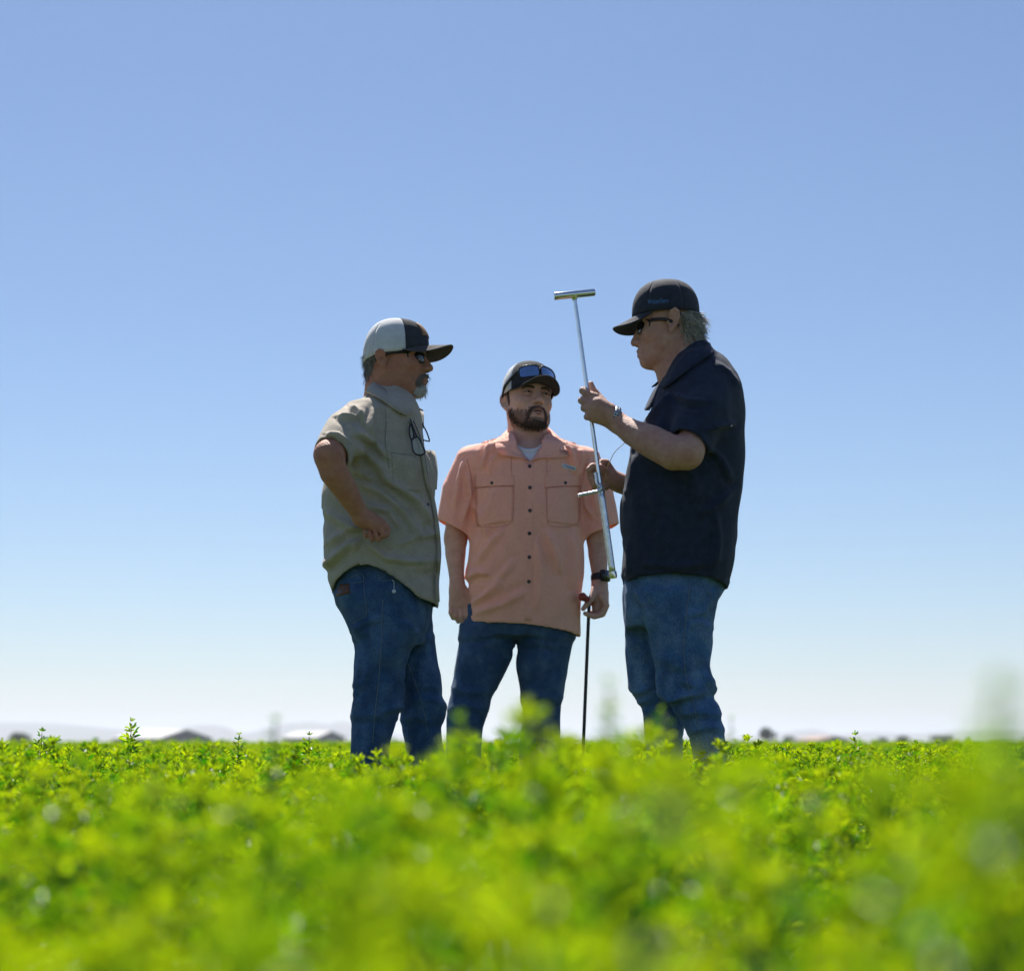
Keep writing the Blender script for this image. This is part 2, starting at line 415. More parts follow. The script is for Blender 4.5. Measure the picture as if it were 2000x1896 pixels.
GLASSFRAME = mat('dark_spectacle_frame', (.015, .013, .03), .3, .1, 80, spec=.5)
def glass(name, col, alpha):
    m = bpy.data.materials.new(name); m.use_nodes = True; p = m.node_tree.nodes['Principled BSDF']
    p.inputs['Base Color'].default_value = (*col, 1); p.inputs['Roughness'].default_value = .05; p.inputs['Alpha'].default_value = alpha
    return m
SPECLENS = glass('spectacle_lens', (.62, .66, .66), .34)

# ------------------------------------------------------------------ people: shared builders
class Person:
    """one figure: px/py are photograph pixels at the figure's own distance D, dy metres behind that plane"""
    def __init__(s, D, foot_px, label):
        s.D = D; x = (foot_px - MID) * D / FPX
        s.root = empty('person', (x, D, 0), label, 'person', 'men talking in the field')
    def p(s, px, py, dy=0.):
        d = s.D + dy
        return np.array([(px - MID) * d / FPX, d, HC + (HORIZON - py) * d / FPX])
    def pp(s, L): return np.array([s.p(*q) for q in L])
    def z(s, py, dy=0.): return HC + (HORIZON - py) * (s.D + dy) / FPX
    def x(s, px, dy=0.): return (px - MID) * (s.D + dy) / FPX
    def loft(s, rows, yc=0., b=None, n=2.3, grow=0., sm=2):
        """rows: (py, xl, xr[, half depth[, dy centre]]) -> distance function, bounds"""
        rows = [tuple(r) + ((b,) if len(r) < 4 else ()) for r in rows]
        rows = [r + ((yc,) if len(r) < 5 else ()) for r in rows]
        t = np.array([(s.z(r[0], r[4]), s.x(r[1], r[4]), s.x(r[2], r[4]), r[3], s.D + r[4]) for r in rows])
        t = t[np.argsort(t[:, 0])]
        zz = np.linspace(t[0, 0], t[-1, 0], 160)
        T = [np.interp(zz, t[:, 0], t[:, i]) for i in range(1, 5)]
        for _ in range(sm):
            T = [np.concatenate([[a[0]], .25 * a[:-2] + .5 * a[1:-1] + .25 * a[2:], [a[-1]]]) for a in T]
        def fn(x, y, z):
            zq = np.ravel(z); xl, xr, bb, yy = [np.interp(zq, zz, a).reshape(z.shape) for a in T]
            a = (xr - xl) / 2 + grow; xc = (xr + xl) / 2; bb = bb + grow
            rho = (np.abs((x - xc) / a) ** n + np.abs((y - yy) / bb) ** n) ** (1 / n)
            d = (rho - 1) * np.minimum(a, bb)
            return np.maximum(d, np.maximum(zz[0] - z, z - zz[-1]))
        bm = T[2].max() + .02
        lo = (T[0].min() - .02, T[3].min() - bm, zz[0]); hi = (T[1].max() + .02, T[3].max() + bm, zz[-1])
        return fn, lo, hi
    def ray(s, bvh, px, py, lift=.0015):
        """the point of a garment that the photograph shows at this pixel"""
        o = Vector((0, 0, HC)); d = Vector(((px - MID) / FPX, 1, (HORIZON - py) / FPX)).normalized()
        h, nrm, i, dist = bvh.ray_cast(o, d, 30)
        if h is None: return None, None
        if nrm.dot(d) > 0: nrm = -nrm
        return np.array(h + nrm * lift), np.array(nrm)
    def rays(s, bvh, L, n=24, lift=.0015):
        P = catmull(np.array([(a, b, 0) for a, b in L]), n)
        out = []
        for a, b, _ in P:
            h, _n = s.ray(bvh, a, b, lift)
            if h is not None and (not out or abs(h[1] - out[-1][1]) < .08): out.append(h)
        return np.array(out)
def bvh_of(o):
    me = o.data; b = Vector(BASE[o])
    return BVHTree.FromPolygons([v.co + b for v in me.vertices], [tuple(p.vertices) for p in me.polygons])
def frame(az, pitch=0., roll=0.):
    a, p = R(az), R(pitch)
    f = np.array([math.cos(p) * math.cos(a), math.cos(p) * math.sin(a), math.sin(p)]); l = np.array([-math.sin(a), math.cos(a), 0]); u = np.cross(f, l)
    c, s = math.cos(R(roll)), math.sin(R(roll)); l, u = c * l + s * u, -s * l + c * u
    return np.stack([f, l, u], 1)            # columns: forward, left, up

class Head:
    """head-local axes: x forward, y to the left, z up; eyes at z = 0, ear canal at x = 0"""
    def __init__(s, o, M, sc, **k):
        s.o, s.M, s.sc, s.k = np.asarray(o, float), M, np.asarray(sc, float), k
    def w(s, P): return (np.asarray(P, float) * s.sc) @ s.M.T + s.o
    def local(s, x, y, z):
        q = [x - s.o[0], y - s.o[1], z - s.o[2]]
        return [(q[0] * s.M[0, i] + q[1] * s.M[1, i] + q[2] * s.M[2, i]) / s.sc[i] for i in range(3)]
    def d(s, x, y, z, ears=True):
        x, y, z = s.local(x, y, z); ay = np.abs(y); k = s.k; nz = k.get('nose', -.042); jw = k.get('jaw', 1.); mz = k.get('mz', 0.)
        d = d_ell(x, y, z, (.006, 0, .032), (.090, .077, .086))
        d = smin(d, d_ell(x, y, z, (.030, 0, -.030), (.062, .063 * jw, .086)), .03)
        d = smin(d, d_cone(x, ay, z, (.0, .050 * jw, -.05), (.064, .018 * jw, -.100), .018, .016), .028)
        d = smin(d, d_ell(x, y, z, (.028, 0, -.072), (.05, .05 * jw, .045)), .02)
        d = smin(d, d_ell(x, y, z, (.079, 0, -.103), (.018, .022 * jw, .017)), .016)
        d = smin(d, d_cone(x, ay, z, (.083, 0, .021), (.069, .042, .019), .013, .012), .015)
        d = smin(d, d_ell(x, ay, z, (.056, .042, -.030), (.029, .025, .024)), .016)
        d = smin(d, d_ell(x, y, z, (.077, 0, -.072), (.025, .032, .027)), .016)
        d = smax(d, -d_ell(x, ay, z, (.101, .033, -.001), (.022, .021, .013)), .014)
        d = smin(d, d_ell(x, ay, z, (.0725, .033, -.002), (.0135, .0150, .0130)), .004)
        d = smin(d, d_cone(x, y, z, (.089, 0, .004), (.112, 0, nz), .0085, .0118), .012)
        d = smin(d, d_ell(x, ay, z, (.099, .0135, nz - .004), (.013, .009, .0095)), .007)
        d = smin(d, d_cone(x, ay, z, (.101, 0, mz - .069), (.085, .024, mz - .0755), .006, .004), .006)
        d = smin(d, d_cone(x, ay, z, (.0985, 0, mz - .083), (.084, .021, mz - .079), .0066, .004), .006)
        op = k.get('mouth', .0022)
        d = smax(d, -d_cone(x, ay, z, (.110, 0, mz - .0757), (.090, .020, mz - .0768), op, op * .5), .003)
        d = smax(d, -d_ell(x, ay, z, (.103, .0075, nz - .0125), (.006, .0042, .0045)), .002)
        if 'neck' in k:
            na, nb, ra, rb = k['neck']; d = smin(d, d_cone(x, y, z, na, nb, ra, rb), .03)
        # ears: a thin shell turned out from the head, a rolled rim, a bowl and a lobe
        if ears:
            es = k.get('ear', 1.); ca, sa = math.cos(R(16)), math.sin(R(16)); ex, ey = (x + .012) / es, (ay - k.get('eary', .0845)) / es; u = ex * ca + ey * sa * -1; v = ex * sa + ey * ca
            ez = (z - k.get('earz', -.010)) / es; u2 = u * .97 + ez * .22; z2 = ez * .97 - u * .22
            ear = d_ell(u2, v, z2, (-.002, -.001, .003), (.0175, .0048, .030))
            rim = [(.012, .012), (.009, .026), (-.003, .033), (-.015, .026), (-.019, .010), (-.015, -.008), (-.008, -.021)]
            for (a0, b0), (a1, b1) in zip(rim[:-1], rim[1:]):
                ear = smin(ear, d_cone(u2, v, z2, (a0, .0035, b0), (a1, .0035, b1), .0042, .0042), .002)
            ear = smin(ear, d_ell(u2, v, z2, (.000, .0005, -.027), (.0085, .0052, .0105)), .006)
            ear = smin(ear, d_ell(u2, v, z2, (.013, .002, -.006), (.0045, .0045, .007)), .003)
            ear = smax(ear, -d_ell(u2, v, z2, (.003, .005, -.003), (.0085, .0075, .0135)), .003)
            ear = smin(ear, d_cone(u2, v, z2, (.006, -.014, .004), (.006, -.012, -.010), .007, .007), .004) * es
            d = smin(d, ear, .004)
        return d * s.sc.min()
    def bounds(s, m=.02):
        c = np.array([(x, y, z) for x in (-.125, .14) for y in (-.1, .1) for z in (-.135, .135)]); w = s.w(c)
        return w.min(0) - m, w.max(0) + m
    def offset_mesh(s, thick, lo, hi, h=.0028, rel=1):
        """a hair or beard layer: the head grown by thick(x,y,z) (local metres, negative = none)"""
        c = np.array([(x, y, z) for x in (lo[0], hi[0]) for y in (lo[1], hi[1]) for z in (lo[2], hi[2])]); w = s.w(c)
        a, b = w.min(0) - .01, w.max(0) + .01
        f = Field(*[axis(a[i], b[i], h) for i in range(3)])
        x, y, z = f.xs[:, None, None], f.ys[None, :, None], f.zs[None, None, :]
        d = s.d(x, y, z, False); lx, ly, lz = s.local(x, y, z)
        g = d - thick(lx, ly, lz)
        g = np.maximum(g, -(d + .006))
        for q, (l, hh) in zip((lx, ly, lz), zip(lo, hi)): g = np.maximum(g, np.maximum(l - q, q - hh))
        f.F = g.astype(np.float32)
        V, Q = f.mesh(); return relax(V, Q, rel), Q
def hair_strands(V, Q, n, length, comb, rad=.0006, curl=0., seed=0, seg=6, keep=None, lift=.3):
    rg = np.random.default_rng(seed); N = vnormals(V, Q); C = V[Q].mean(1); Nq = N[Q].mean(1)
    ok = np.arange(len(Q)) if keep is None else np.nonzero(keep(C, Nq))[0]
    parts = []
    for i in rg.choice(ok, min(n, len(ok) * 4)):
        p = C[i].copy(); nn = Nq[i]; d = np.array(comb(C[i]), float) + nn * lift + rg.normal(0, .22, 3); d /= np.linalg.norm(d)
        L = length * rg.uniform(.6, 1.25); ph = rg.uniform(0, 6.28); sd = np.cross(d, nn); sd /= np.linalg.norm(sd) + 1e-9
        P = [p - nn * .002]
        for q in range(1, seg):
            t = q / (seg - 1)
            P.append(p + d * L * t + nn * (.25 * L * math.sin(t * 2.4)) + curl * (sd * math.sin(ph + t * 6) + nn * .5 * math.cos(ph + t * 6)) * t)
        parts.append(tube(P, np.linspace(rad, rad * .35, seg), 3, cap=False))
    return join(*parts)

# ---- caps, sunglasses, collars
def make_cap(person, hd, cx, ax, ay, top, zf, zb, zs, brim_len, slope, arch, mf, mb, mbrim, patch=None, brim_lift=0., fmask=62):
    cap = empty_part('cap', person.root)
    def zbot(th):
        c = np.cos(th); return np.where(c > 0, zs + (zf - zs) * c ** 2, zs + (zb - zs) * c ** 2)
    def P(th, v, puff=0.):
        ph = v * math.pi / 2; r = np.cos(ph) ** .72 * (1 + .03 * np.sin(v * math.pi)); zz = np.sin(ph) ** .92
        r = r * (1 + puff)
        z0 = zbot(th)
        return np.stack([cx + ax * r * np.cos(th), ay * r * np.sin(th), z0 + (top - z0) * zz], -1)
    ed = [R(a) for a in (-fmask, 0, fmask, fmask + 60, 180, 300 - fmask, 360 - fmask)]
    for i in range(6):
        th = np.linspace(ed[i], ed[i + 1], 15); v = np.linspace(0, .985, 18)
        T, W = np.meshgrid(th, v); u = (T - ed[i]) / (ed[i + 1] - ed[i])
        puff = .016 * (np.sin(u * math.pi) ** .5) - .004          # panels swell between the seams
        G = hd.w(P(T, W, puff).reshape(-1, 3)).reshape(18, 15, 3)
        V, F = sheet(G[:, ::-1], .0022)
        obj('crown_panel', V, F, mf if i in (0, 1) else mb, cap)
    bt = hd.w(P(np.array([0.]), np.array([.99])))[0]
    obj('top_button', *ball(bt, (.007, .007, .004)), mf, cap)
    # sweatband inside the rim
    th = np.linspace(0, 2 * math.pi, 49)[:-1]; a = P(th, np.zeros(48)); a2 = a.copy(); a2[:, 2] += .018
    G = np.stack([hd.w(a * [1, 1, 1] - [0, 0, .001]), hd.w(a2)]); V = G.reshape(-1, 3)
    obj('sweatband', V, grid_faces(2, 48, True), mf, cap)
    # brim
    u = np.linspace(-1, 1, 29); v = np.linspace(0, 1, 12); U, W = np.meshgrid(u, v); th = U * R(66)
    bs = P(th, np.zeros_like(th)); w = np.maximum(1 - np.abs(U) ** 2.6, 0) ** .55
    X = bs[..., 0] + W * w * brim_len; Y = bs[..., 1] * (1 + .06 * W)
    zbase = zf + (bs[..., 2] - zf) * .7
    Z = zbase + brim_lift * W * w - slope * W * w * brim_len - arch * (np.abs(Y) / ay) ** 2 * (.25 + .75 * np.minimum(1, W * 1.5) * w)
    G = hd.w(np.stack([X, Y, Z], -1).reshape(-1, 3)).reshape(12, 29, 3)
    V, F = sheet(G, .0035); br = obj('brim', V, F, mbrim, cap)
    rim = np.concatenate([G[:-1, 0], G[-1], G[:-1, -1][::-1]])[6:-6]
    obj('brim_edge', *tube(rim + (hd.M[:, 2]) * .0017, .0026, 6), mbrim, cap)
    for q in (4, 6, 8, 10):
        obj('stitch_row', *tube(G[q, 2:-2] + hd.M[:, 2] * .0034, .0007, 4), mbrim, br)
    if patch:
        pm, v0, v1, half = patch
        th = np.linspace(-R(half), R(half), 10); v = np.linspace(v0, v1, 8); T, W = np.meshgrid(th, v)
        G = hd.w(P(T, W, .045).reshape(-1, 3)).reshape(8, 10, 3); V, F = sheet(G[:, ::-1], .002)
        obj('front_patch', V, F, pm, cap)
    return cap, P
def empty_part(name, parent):
    o = bpy.data.objects.new(name, None); add(o, parent); BASE[o] = BASE[parent]; o.empty_display_size = .05
    return o
def make_shades(person, hd, ml, mfr, at=(0, 0, 0), pitch=0., hw=.029, hh=.019, cen=.033, wrap=10., x0=.0965, temple_end=(-.012, .081, -.004), name='sunglasses', thick=.0028, sq=.72):
    g = empty_part(name, person.root); c, s = math.cos(R(pitch)), math.sin(R(pitch))
    def W(P):
        P = np.asarray(P, float); x, z = P[..., 0] - x0, P[..., 2]
        Q = np.stack([x0 + c * x - s * z + at[0], P[..., 1] + at[1], s * x + c * z + at[2]], -1)
        return hd.w(Q.reshape(-1, 3)).reshape(Q.shape)
    def X(y): return x0 - wrap * .6 * np.abs(y) ** 2 - 1.5 * np.abs(y) ** 3 * wrap
    t = np.linspace(0, 2 * math.pi, 29)[:-1]
    for sg in (-1, 1):
        e = lambda r: np.stack([cen + r * hw * np.sign(np.cos(t)) * np.abs(np.cos(t)) ** sq, r * hh * np.sign(np.sin(t)) * np.abs(np.sin(t)) ** sq - .002], -1)
        rings = []
        for r in (1, .66, .33, .02):
            q = e(r); y = q[:, 0] * sg; rings.append(np.stack([X(y) + .002 * (1 - r * r), y, q[:, 1]], -1))
        G = W(np.array(rings)); V = G.reshape(-1, 3); V2 = V - hd.M[:, 0] * .0018
        F = grid_faces(4, 28, True); n = len(V)
        if sg < 0: F = [f[::-1] for f in F]
        FF = F + [tuple(i + n for i in f[::-1]) for f in F]
        obj('lens', np.concatenate([V, V2]), FF, ml, g)
        obj('rim', *tube(G[0], thick, 6, closed=True), mfr, g)
        te = np.array(temple_end) * [1, sg, 1]
        y1 = (cen + hw) * sg; a = np.array([X(y1), y1, .006]);
        P = np.array([a, a + [-.012, .006 * sg, .001], te * [1, 1, 1] + [.025, 0, .008], te, te + [-.022, -.002 * sg, -.014]])
        obj('temple', *tube(W(catmull(P, 14)), [.0038] * 10 + [.0034] * 4, 6, flat=1.5), mfr, g)
    obj('bridge', *tube(W(catmull([(X(cen - hw) + .001, -(cen - hw) - .001, .004), (x0 + .002, 0, .007), (X(cen - hw) + .001, cen - hw + .001, .004)], 8)), .0026, 6), mfr, g)
    return g
def on_cloth(person, bvh, L, lift):
    """px points laid on the cloth where the photograph shows it; a given depth elsewhere"""
    out = []
    for a, b, dy in L:
        h, n = person.ray(bvh, a, b, lift); q = person.p(a, b, dy)
        out.append(q if h is None or abs(h[1] - q[1]) > .07 else h)
    return np.array(out)
def stitch_line(person, bvh, L, m, parent, r=.0012, n=24, name='seam', lift=.0008):
    P = person.rays(bvh, L, n, lift)
    if len(P) > 2: return obj(name, *tube(P, r, 5), m, parent)
def buttons(person, bvh, L, m, parent, r=.0062):
    for a, b in L:
        h, n = person.ray(bvh, a, b, .0018)
        if h is None: continue
        V, F = disc(h, n, r, .003, 12); o = obj('button', V, F, m, parent)
def patch_on(person, bvh, outline, th, m, parent, name, n=10, lift=.001):
    """a flat piece sewn to a garment: a quad patch (four px corners, bilinear) laid on the cloth"""
    a, b, c, d = [np.array(q, float) for q in outline]; G = np.zeros((n, n, 3))
    last = None
    for i in range(n):
        for j in range(n):
            u, v = j / (n - 1), i / (n - 1); q = (a * (1 - u) + b * u) * (1 - v) + (d * (1 - u) + c * u) * v
            h, _ = person.ray(bvh, q[0], q[1], lift)
            if h is None: h = last
            G[i, j] = h; last = h
    V, F = sheet(G[:, ::-1], th)
    return obj(name, V, F, m, parent)
def garment(person, name, field, FL, noise, m, parent=None, rel=1, inside=None):
    V, Q = field.mesh(); V = relax(V, Q, rel)
    W = folds(V, Q, FL, noise); dep = None
    if hasattr(field, 'outer'):                          # only the outer side of the cloth is creased, so the two sides never cross
        dep = np.full(len(V), 9.)
        for fn in field.outer: dep = np.minimum(dep, fn(V[:, 0], V[:, 1], V[:, 2]))
        W = np.where((dep < -.0045)[:, None], V, W)
    o = obj(name, W, Q, m, parent or person.root)
    if inside is not None:                               # the faces of the cloth that look inwards
        o.data.materials.append(inside); o.data.polygons.foreach_set('material_index', (dep[Q].max(1) < -.0050).astype(np.int32))
    return o
# ------------------------------------------------------------------ a figure's garments and body, from its outline tables
def shirt_field(P, rows, hem, sleeves, neck, h=.0048, n=2.4, hollow=.10, th=.010, open_len=.11):
    fn, lo, hi = P.loft(rows, n=n); fin, _, _ = P.loft(rows, n=n, grow=-th)
    hx = np.array([P.x(a) for a, b in hem]); hz = np.array([P.z(b) for a, b in hem])
    hemz = lambda x: np.interp(np.ravel(x), hx, hz).reshape(x.shape)
    pts = [np.array(lo), np.array(hi)]
    for S in sleeves:
        pp = P.pp(S['p']); rr = max(S['r']) + .01; pts += [pp.min(0) - rr, pp.max(0) + rr]
    a = np.min(pts, 0) - .012; b = np.max(pts, 0) + .012; a[2] = hz.min() - .015
    f = Field(*[axis(a[i], b[i], h) for i in range(3)]); f.outer = [fn]
    f.put(lo, hi, lambda x, y, z: np.maximum(fn(x, y, z), hemz(x) - z))
    for S in sleeves:
        pp = P.pp(S['p']); c = P.p(*S['hem']); nn = np.array(S['n'], float); nn /= np.linalg.norm(nn)
        f.chain(pp, S['r'], S.get('k', .035), plane=(c, nn))
        f.outer.append(lambda x, y, z, pp=pp, r=S['r']: np.min([d_cone(x, y, z, p0, p1, r0, r1) for p0, p1, r0, r1 in zip(pp[:-1], pp[1:], r[:-1], r[1:])], 0))
    f.put(lo, hi, lambda x, y, z: np.maximum(fin(x, y, z), z - hemz(x) - hollow), cut=True)
    for S in sleeves:
        pp = P.pp(S['p']); c = P.p(*S['hem']); nn = np.array(S['n'], float); nn /= np.linalg.norm(nn)
        ext = pp[-1] + (pp[-1] - pp[-2]) / np.linalg.norm(pp[-1] - pp[-2]) * .08
        q = np.vstack([pp, ext]); rr = list(np.array(S['r']) - S.get('th', .009)); rr.append(rr[-1])
        f.chain(q, rr, 0., plane=(c - nn * S.get('open', open_len), -nn), cut=True)
    f.chain(P.pp([q[:3] for q in neck]), [q[3] for q in neck], .006, cut=True)
    return f
def jeans_field(P, hips, legs, h=.0056, n=2.3, bottom=.05):
    fs = [P.loft(hips, n=n)] + [P.loft(l, n=2.15) for l in legs]
    lo = np.min([f[1] for f in fs], 0) - .012; hi = np.max([f[2] for f in fs], 0) + .012; lo[2] = bottom - .02
    F = Field(*[axis(lo[i], hi[i], h) for i in range(2)], axis(lo[2], hi[2], h, [(.26, 2)], .009))
    for f in fs[1:]: F.put(f[1], f[2], lambda x, y, z, g=f[0]: np.maximum(g(x, y, z), bottom - z), .012)
    F.put(fs[0][1], fs[0][2], fs[0][0], .03)
    return F
def body_field(P, hd, fx, fy, fz, box_lo, box_hi, h=.0042):
    hl, hh = hd.bounds(0.)
    fx = (fx or [(box_lo[0], box_hi[0])]) + [(hl[0], hh[0], .0031)]; fy = (fy or [(box_lo[1], box_hi[1])]) + [(hl[1], hh[1], .0031)]
    return Field(axis(box_lo[0], box_hi[0], h, fx, .010), axis(box_lo[1], box_hi[1], h, fy, .010), axis(box_lo[2], box_hi[2], h, fz + [(hl[2], hh[2], .0031)], .014))
def boots(P, feet):
    for ankle, toe in feet:
        a = np.array(ankle, float); t = np.array(toe, float); d = t - a; d[2] = 0; d /= np.linalg.norm(d)
        lo = np.minimum(a, t) - .09; hi = np.maximum(a, t) + .09; lo[2] = -.01; hi[2] = .22
        f = Field(*[axis(lo[i], hi[i], .006) for i in range(3)])
        f.chain([a + [0, 0, .15], a + [0, 0, .06] - d * .01], [.055, .05], .02)
        f.chain([a + [0, 0, .045] - d * .045, a + [0, 0, .05] + d * .08, a + [0, 0, .035] + d * .17], [.042, .046, .036], .03)
        f.put(lo, hi, lambda x, y, z: z - .004, cut=True)
        V, Q = f.mesh(); bo = obj('boot', V, Q, BOOT, P.root)
        S = tube([a + [0, 0, .012] - d * .09, a + [0, 0, .012] - d * .02, a + [0, 0, .012] + d * .1, a + [0, 0, .012] + d * .2], [.034, .042, .05, .03], 12, flat=.24, up=(0, 0, 1))
        obj('sole', *S, BLACKPL, bo)
def limbs(P, f, hips, legs):
    for q, rows in enumerate([hips[:-1]] + legs):
        g, l0, h0 = P.loft(rows, n=2.2, grow=-.022 if q else -.045); f.put(l0, h0, g, .01 if q else 0.)
def finish_body(P, f, m):
    V, Q = f.mesh(); V = relax(V, Q, 1, .4)
    return obj('body', V, Q, m, P.root)

# ================================================================== the man on the left (khaki shirt)
A = Person(5.65, 742, 'man in khaki work shirt and white-backed cap, hand on hip, facing right')
hA = Head(A.p(766, 701), frame(-9, 0, 0), (1.10, 1.04, 1.0), nose=-.034, jaw=1.05, ear=.84, earz=-.016, neck=((-.018, 0, -.045), (-.030, 0, -.13), .050, .054))
rowsA = [(752, 726, 790, .055), (768, 722, 800, .070), (782, 708, 810, .100), (797, 690, 818, .150), (817, 668, 825, .19), (845, 655, 827, .205),
         (873, 645, 831, .212), (900, 640, 843, .215), (925, 637, 849, .213), (944, 635, 850, .208), (972, 629, 848, .20), (991, 629, 850, .198), (1019, 632, 855, .20),
         (1043, 633, 858, .205), (1076, 631, 859, .21), (1093, 633, 858, .21), (1112, 637, 854, .208), (1130, 641, 854, .205), (1166, 651, 858, .20), (1200, 657, 855, .20)]
hemA = [(600, 1172), (652, 1160), (665, 1141), (684, 1127), (703, 1117), (734, 1116), (755, 1125), (777, 1138), (803, 1157), (824, 1175), (845, 1181), (860, 1186)]
slA = dict(p=[(704, 822, -.15), (678, 846, -.24), (641, 897, -.372)], r=[.066, .069, .059], hem=(645, 890, -.345), n=A.p(640, 890, -.36) - A.p(700, 826, -.16))
slA2 = dict(p=[(704, 822, .15), (690, 850, .22), (675, 905, .27)], r=[.066, .070, .064], hem=(677, 900, .26), n=A.p(675, 905, .27) - A.p(690, 850, .22))
fA = shirt_field(A, rowsA, hemA, [slA, slA2], [(756, 740, 0, .062), (764, 772, 0, .060), (786, 788, 0, .045), (812, 800, 0, .022)])
foldsA = [([(752, 935), (790, 962), (815, 982), (834, 1012)], 8, .0085), ([(727, 990), (760, 998), (788, 1038)], 8, .007), ([(700, 940), (742, 960), (790, 1000), (815, 1040)], 9, .006),
          ([(690, 1076), (706, 1048)], 6, .006), ([(719, 1064), (750, 1089), (800, 1097), (846, 1094)], 8, .007), ([(755, 1106), (800, 1112), (848, 1107)], 8, .006),
          ([(636, 1104), (660, 1084), (690, 1056)], 8, .007), ([(640, 1000), (668, 1020), (700, 1034)], 9, .006), ([(645, 1060), (672, 1040), (704, 1030)], 7, .005),
          ([(686, 797), (698, 808), (711, 826)], 4, .006), ([(664, 816), (682, 817), (702, 813)], 5, .006), ([(680, 826), (686, 838), (690, 850)], 4, .005), ([(640, 848), (660, 850), (678, 862)], 4, .004),
          ([(700, 845), (735, 868), (752, 890)], 7, .006), ([(712, 880), (745, 915), (756, 940)], 9, .006), ([(695, 920), (730, 935)], 7, .006), ([(730, 800), (722, 830), (730, 860)], 5, .004), ([(704, 868), (700, 892), (706, 915)], 5, .005),
          ([(780, 1060), (820, 1050), (852, 1040)], 7, .004), ([(680, 1122), (720, 1110), (750, 1115)], 5, .003)]
shirtA = garment(A, 'shirt', fA, foldsA, [(11, -.0075, (1, 1, .32)), (9, .004, (1, 1, .8)), (22, .0032, (1, 1, .55)), (45, .0012, (1, 1, .6))], KHAKI)
bA = bvh_of(shirtA)
# jeans
hipA = [(1090, 660, 838, .17), (1120, 652, 842, .175), (1155, 650, 842, .18), (1181, 656, 841, .18), (1202, 670, 838, .175), (1234, 687, 834, .165), (1258, 694, 826, .15)]
legA1 = [(1160, 654, 800, .09, -.085), (1202, 669, 816, .092, -.088), (1239, 687, 816, .094, -.09), (1271, 693, 803, .092, -.09), (1305, 691, 790, .088, -.09), (1352, 692, 789, .085, -.09),
         (1381, 688, 785, .082, -.09), (1400, 686, 779, .08, -.09), (1430, 685, 768, .076, -.09), (1450, 684, 762, .074, -.09), (1480, 684, 760, .073, -.09), (1640, 690, 765, .075, -.09)]
legA2 = [(1170, 700, 842, .09, .085), (1207, 720, 839, .092, .085), (1247, 742, 847, .094, .085), (1292, 760, 853, .09, .085), (1324, 772, 860, .088, .085), (1356, 780, 866, .085, .085),
         (1379, 784, 875, .083, .085), (1399, 782, 872, .08, .085), (1418, 787, 863, .077, .085), (1450, 794, 866, .074, .085), (1480, 797, 870, .073, .085), (1640, 805, 880, .075, .085)]
jfA = jeans_field(A, hipA, [legA1, legA2])
fjA = [([(690, 1234), (715, 1215), (745, 1205)], 7, .006), ([(688, 1250), (700, 1240), (725, 1232)], 6, .005), ([(694, 1340), (710, 1330), (722, 1305)], 6, .006), ([(692, 1356), (716, 1336)], 5, .005),
       ([(740, 1392), (770, 1382), (788, 1380)], 8, .007), ([(690, 1400), (720, 1396), (760, 1404)], 8, .005), ([(790, 1320), (800, 1290), (815, 1262)], 6, .005), ([(816, 1240), (800, 1222), (770, 1212)], 6, .004),
       ([(845, 1242), (828, 1250), (816, 1270)], 6, .005), ([(870, 1376), (840, 1366), (800, 1366)], 8, .006), ([(790, 1405), (812, 1400), (840, 1410)], 7, .005)]
fjA = [(a_, b_, c_ * .45) for a_, b_, c_ in fjA]
jeansA = garment(A, 'jeans', jfA, fjA, [(14, -.0050, (.45, 1, .9)), (10, .004, (1, 1, .7)), (26, .0032, (1, 1, .45)), (60, .0010, (1, 1, .5))], DENIM_A)
jA = bvh_of(jeansA)
# body
lo = np.array([A.x(600), A.D - .46, .02]); hi = np.array([A.x(870), A.D + .42, 1.76])
bf = body_field(A, hA, None, [(A.D - .46, A.D + .11)], [(A.z(1066), 1.8), (A.z(1062), A.z(1000), .0033)], lo, hi)
bf.put(*hA.bounds(), hA.d, 0.)
bf.chain(np.vstack([hA.w([(-.016, 0, -.05)]), hA.w([(-.020, 0, -.09)]), A.pp([(757, 800, 0), (745, 850, 0)])]), [.050, .055, .064, .08], .03)
bf.chain(np.vstack([hA.w([(.04, 0, -.098)]), A.pp([(780, 792, 0)])]), [.03, .045], .03)
g, l0, h0 = A.loft(rowsA[3:-3], n=2.2, grow=-.035); bf.put(l0, h0, g, .02)
bf.chain(A.pp([(700, 826, -.16), (643, 890, -.372)]), [.05, .0435], .02)
bf.chain(A.pp([(640, 888, -.372), (652, 922, -.36), (678, 962, -.325), (700, 1000, -.285), (708, 1012, -.275)]), [.0415, .0440, .0365, .0270, .0260], .015)
bf.chain(A.pp([(704, 826, .16), (675, 915, .28), (700, 960, .26), (730, 1010, .225)]), [.05, .045, .043, .028], .015)
# hand on the hip: back of the hand, thumb and curled fingers
bf.chain(A.pp([(706, 1010, -.275), (722, 1018, -.272), (738, 1027, -.268)]), [.027, .029, .027], .015)
bf.chain(A.pp([(724, 1014, -.262), (746, 1030, -.25)]), [.02, .017], .012)
bf.chain(A.pp([(722, 1010, -.25), (742, 1015, -.235), (753, 1026, -.228)]), [.012, .0105, .009], .007)
bf.chain(A.pp([(736, 1026, -.268), (751, 1034, -.262), (752, 1042, -.266)]), [.024, .019, .015], .01)
for (tx, ty), (mx, my), rr in [((744, 1036), (749.5, 1047), .0088), ((733, 1040), (738.5, 1054), .0086), ((722, 1041), (726.5, 1054.5), .0083), ((712, 1038), (715, 1049), .0076)]:
    bf.chain(A.pp([(mx + 5, my - 5, -.262), (mx, my, -.284), (tx, ty, -.288)]), [rr, rr, rr * .85], .002)
limbs(A, bf, hipA, [legA1, legA2])
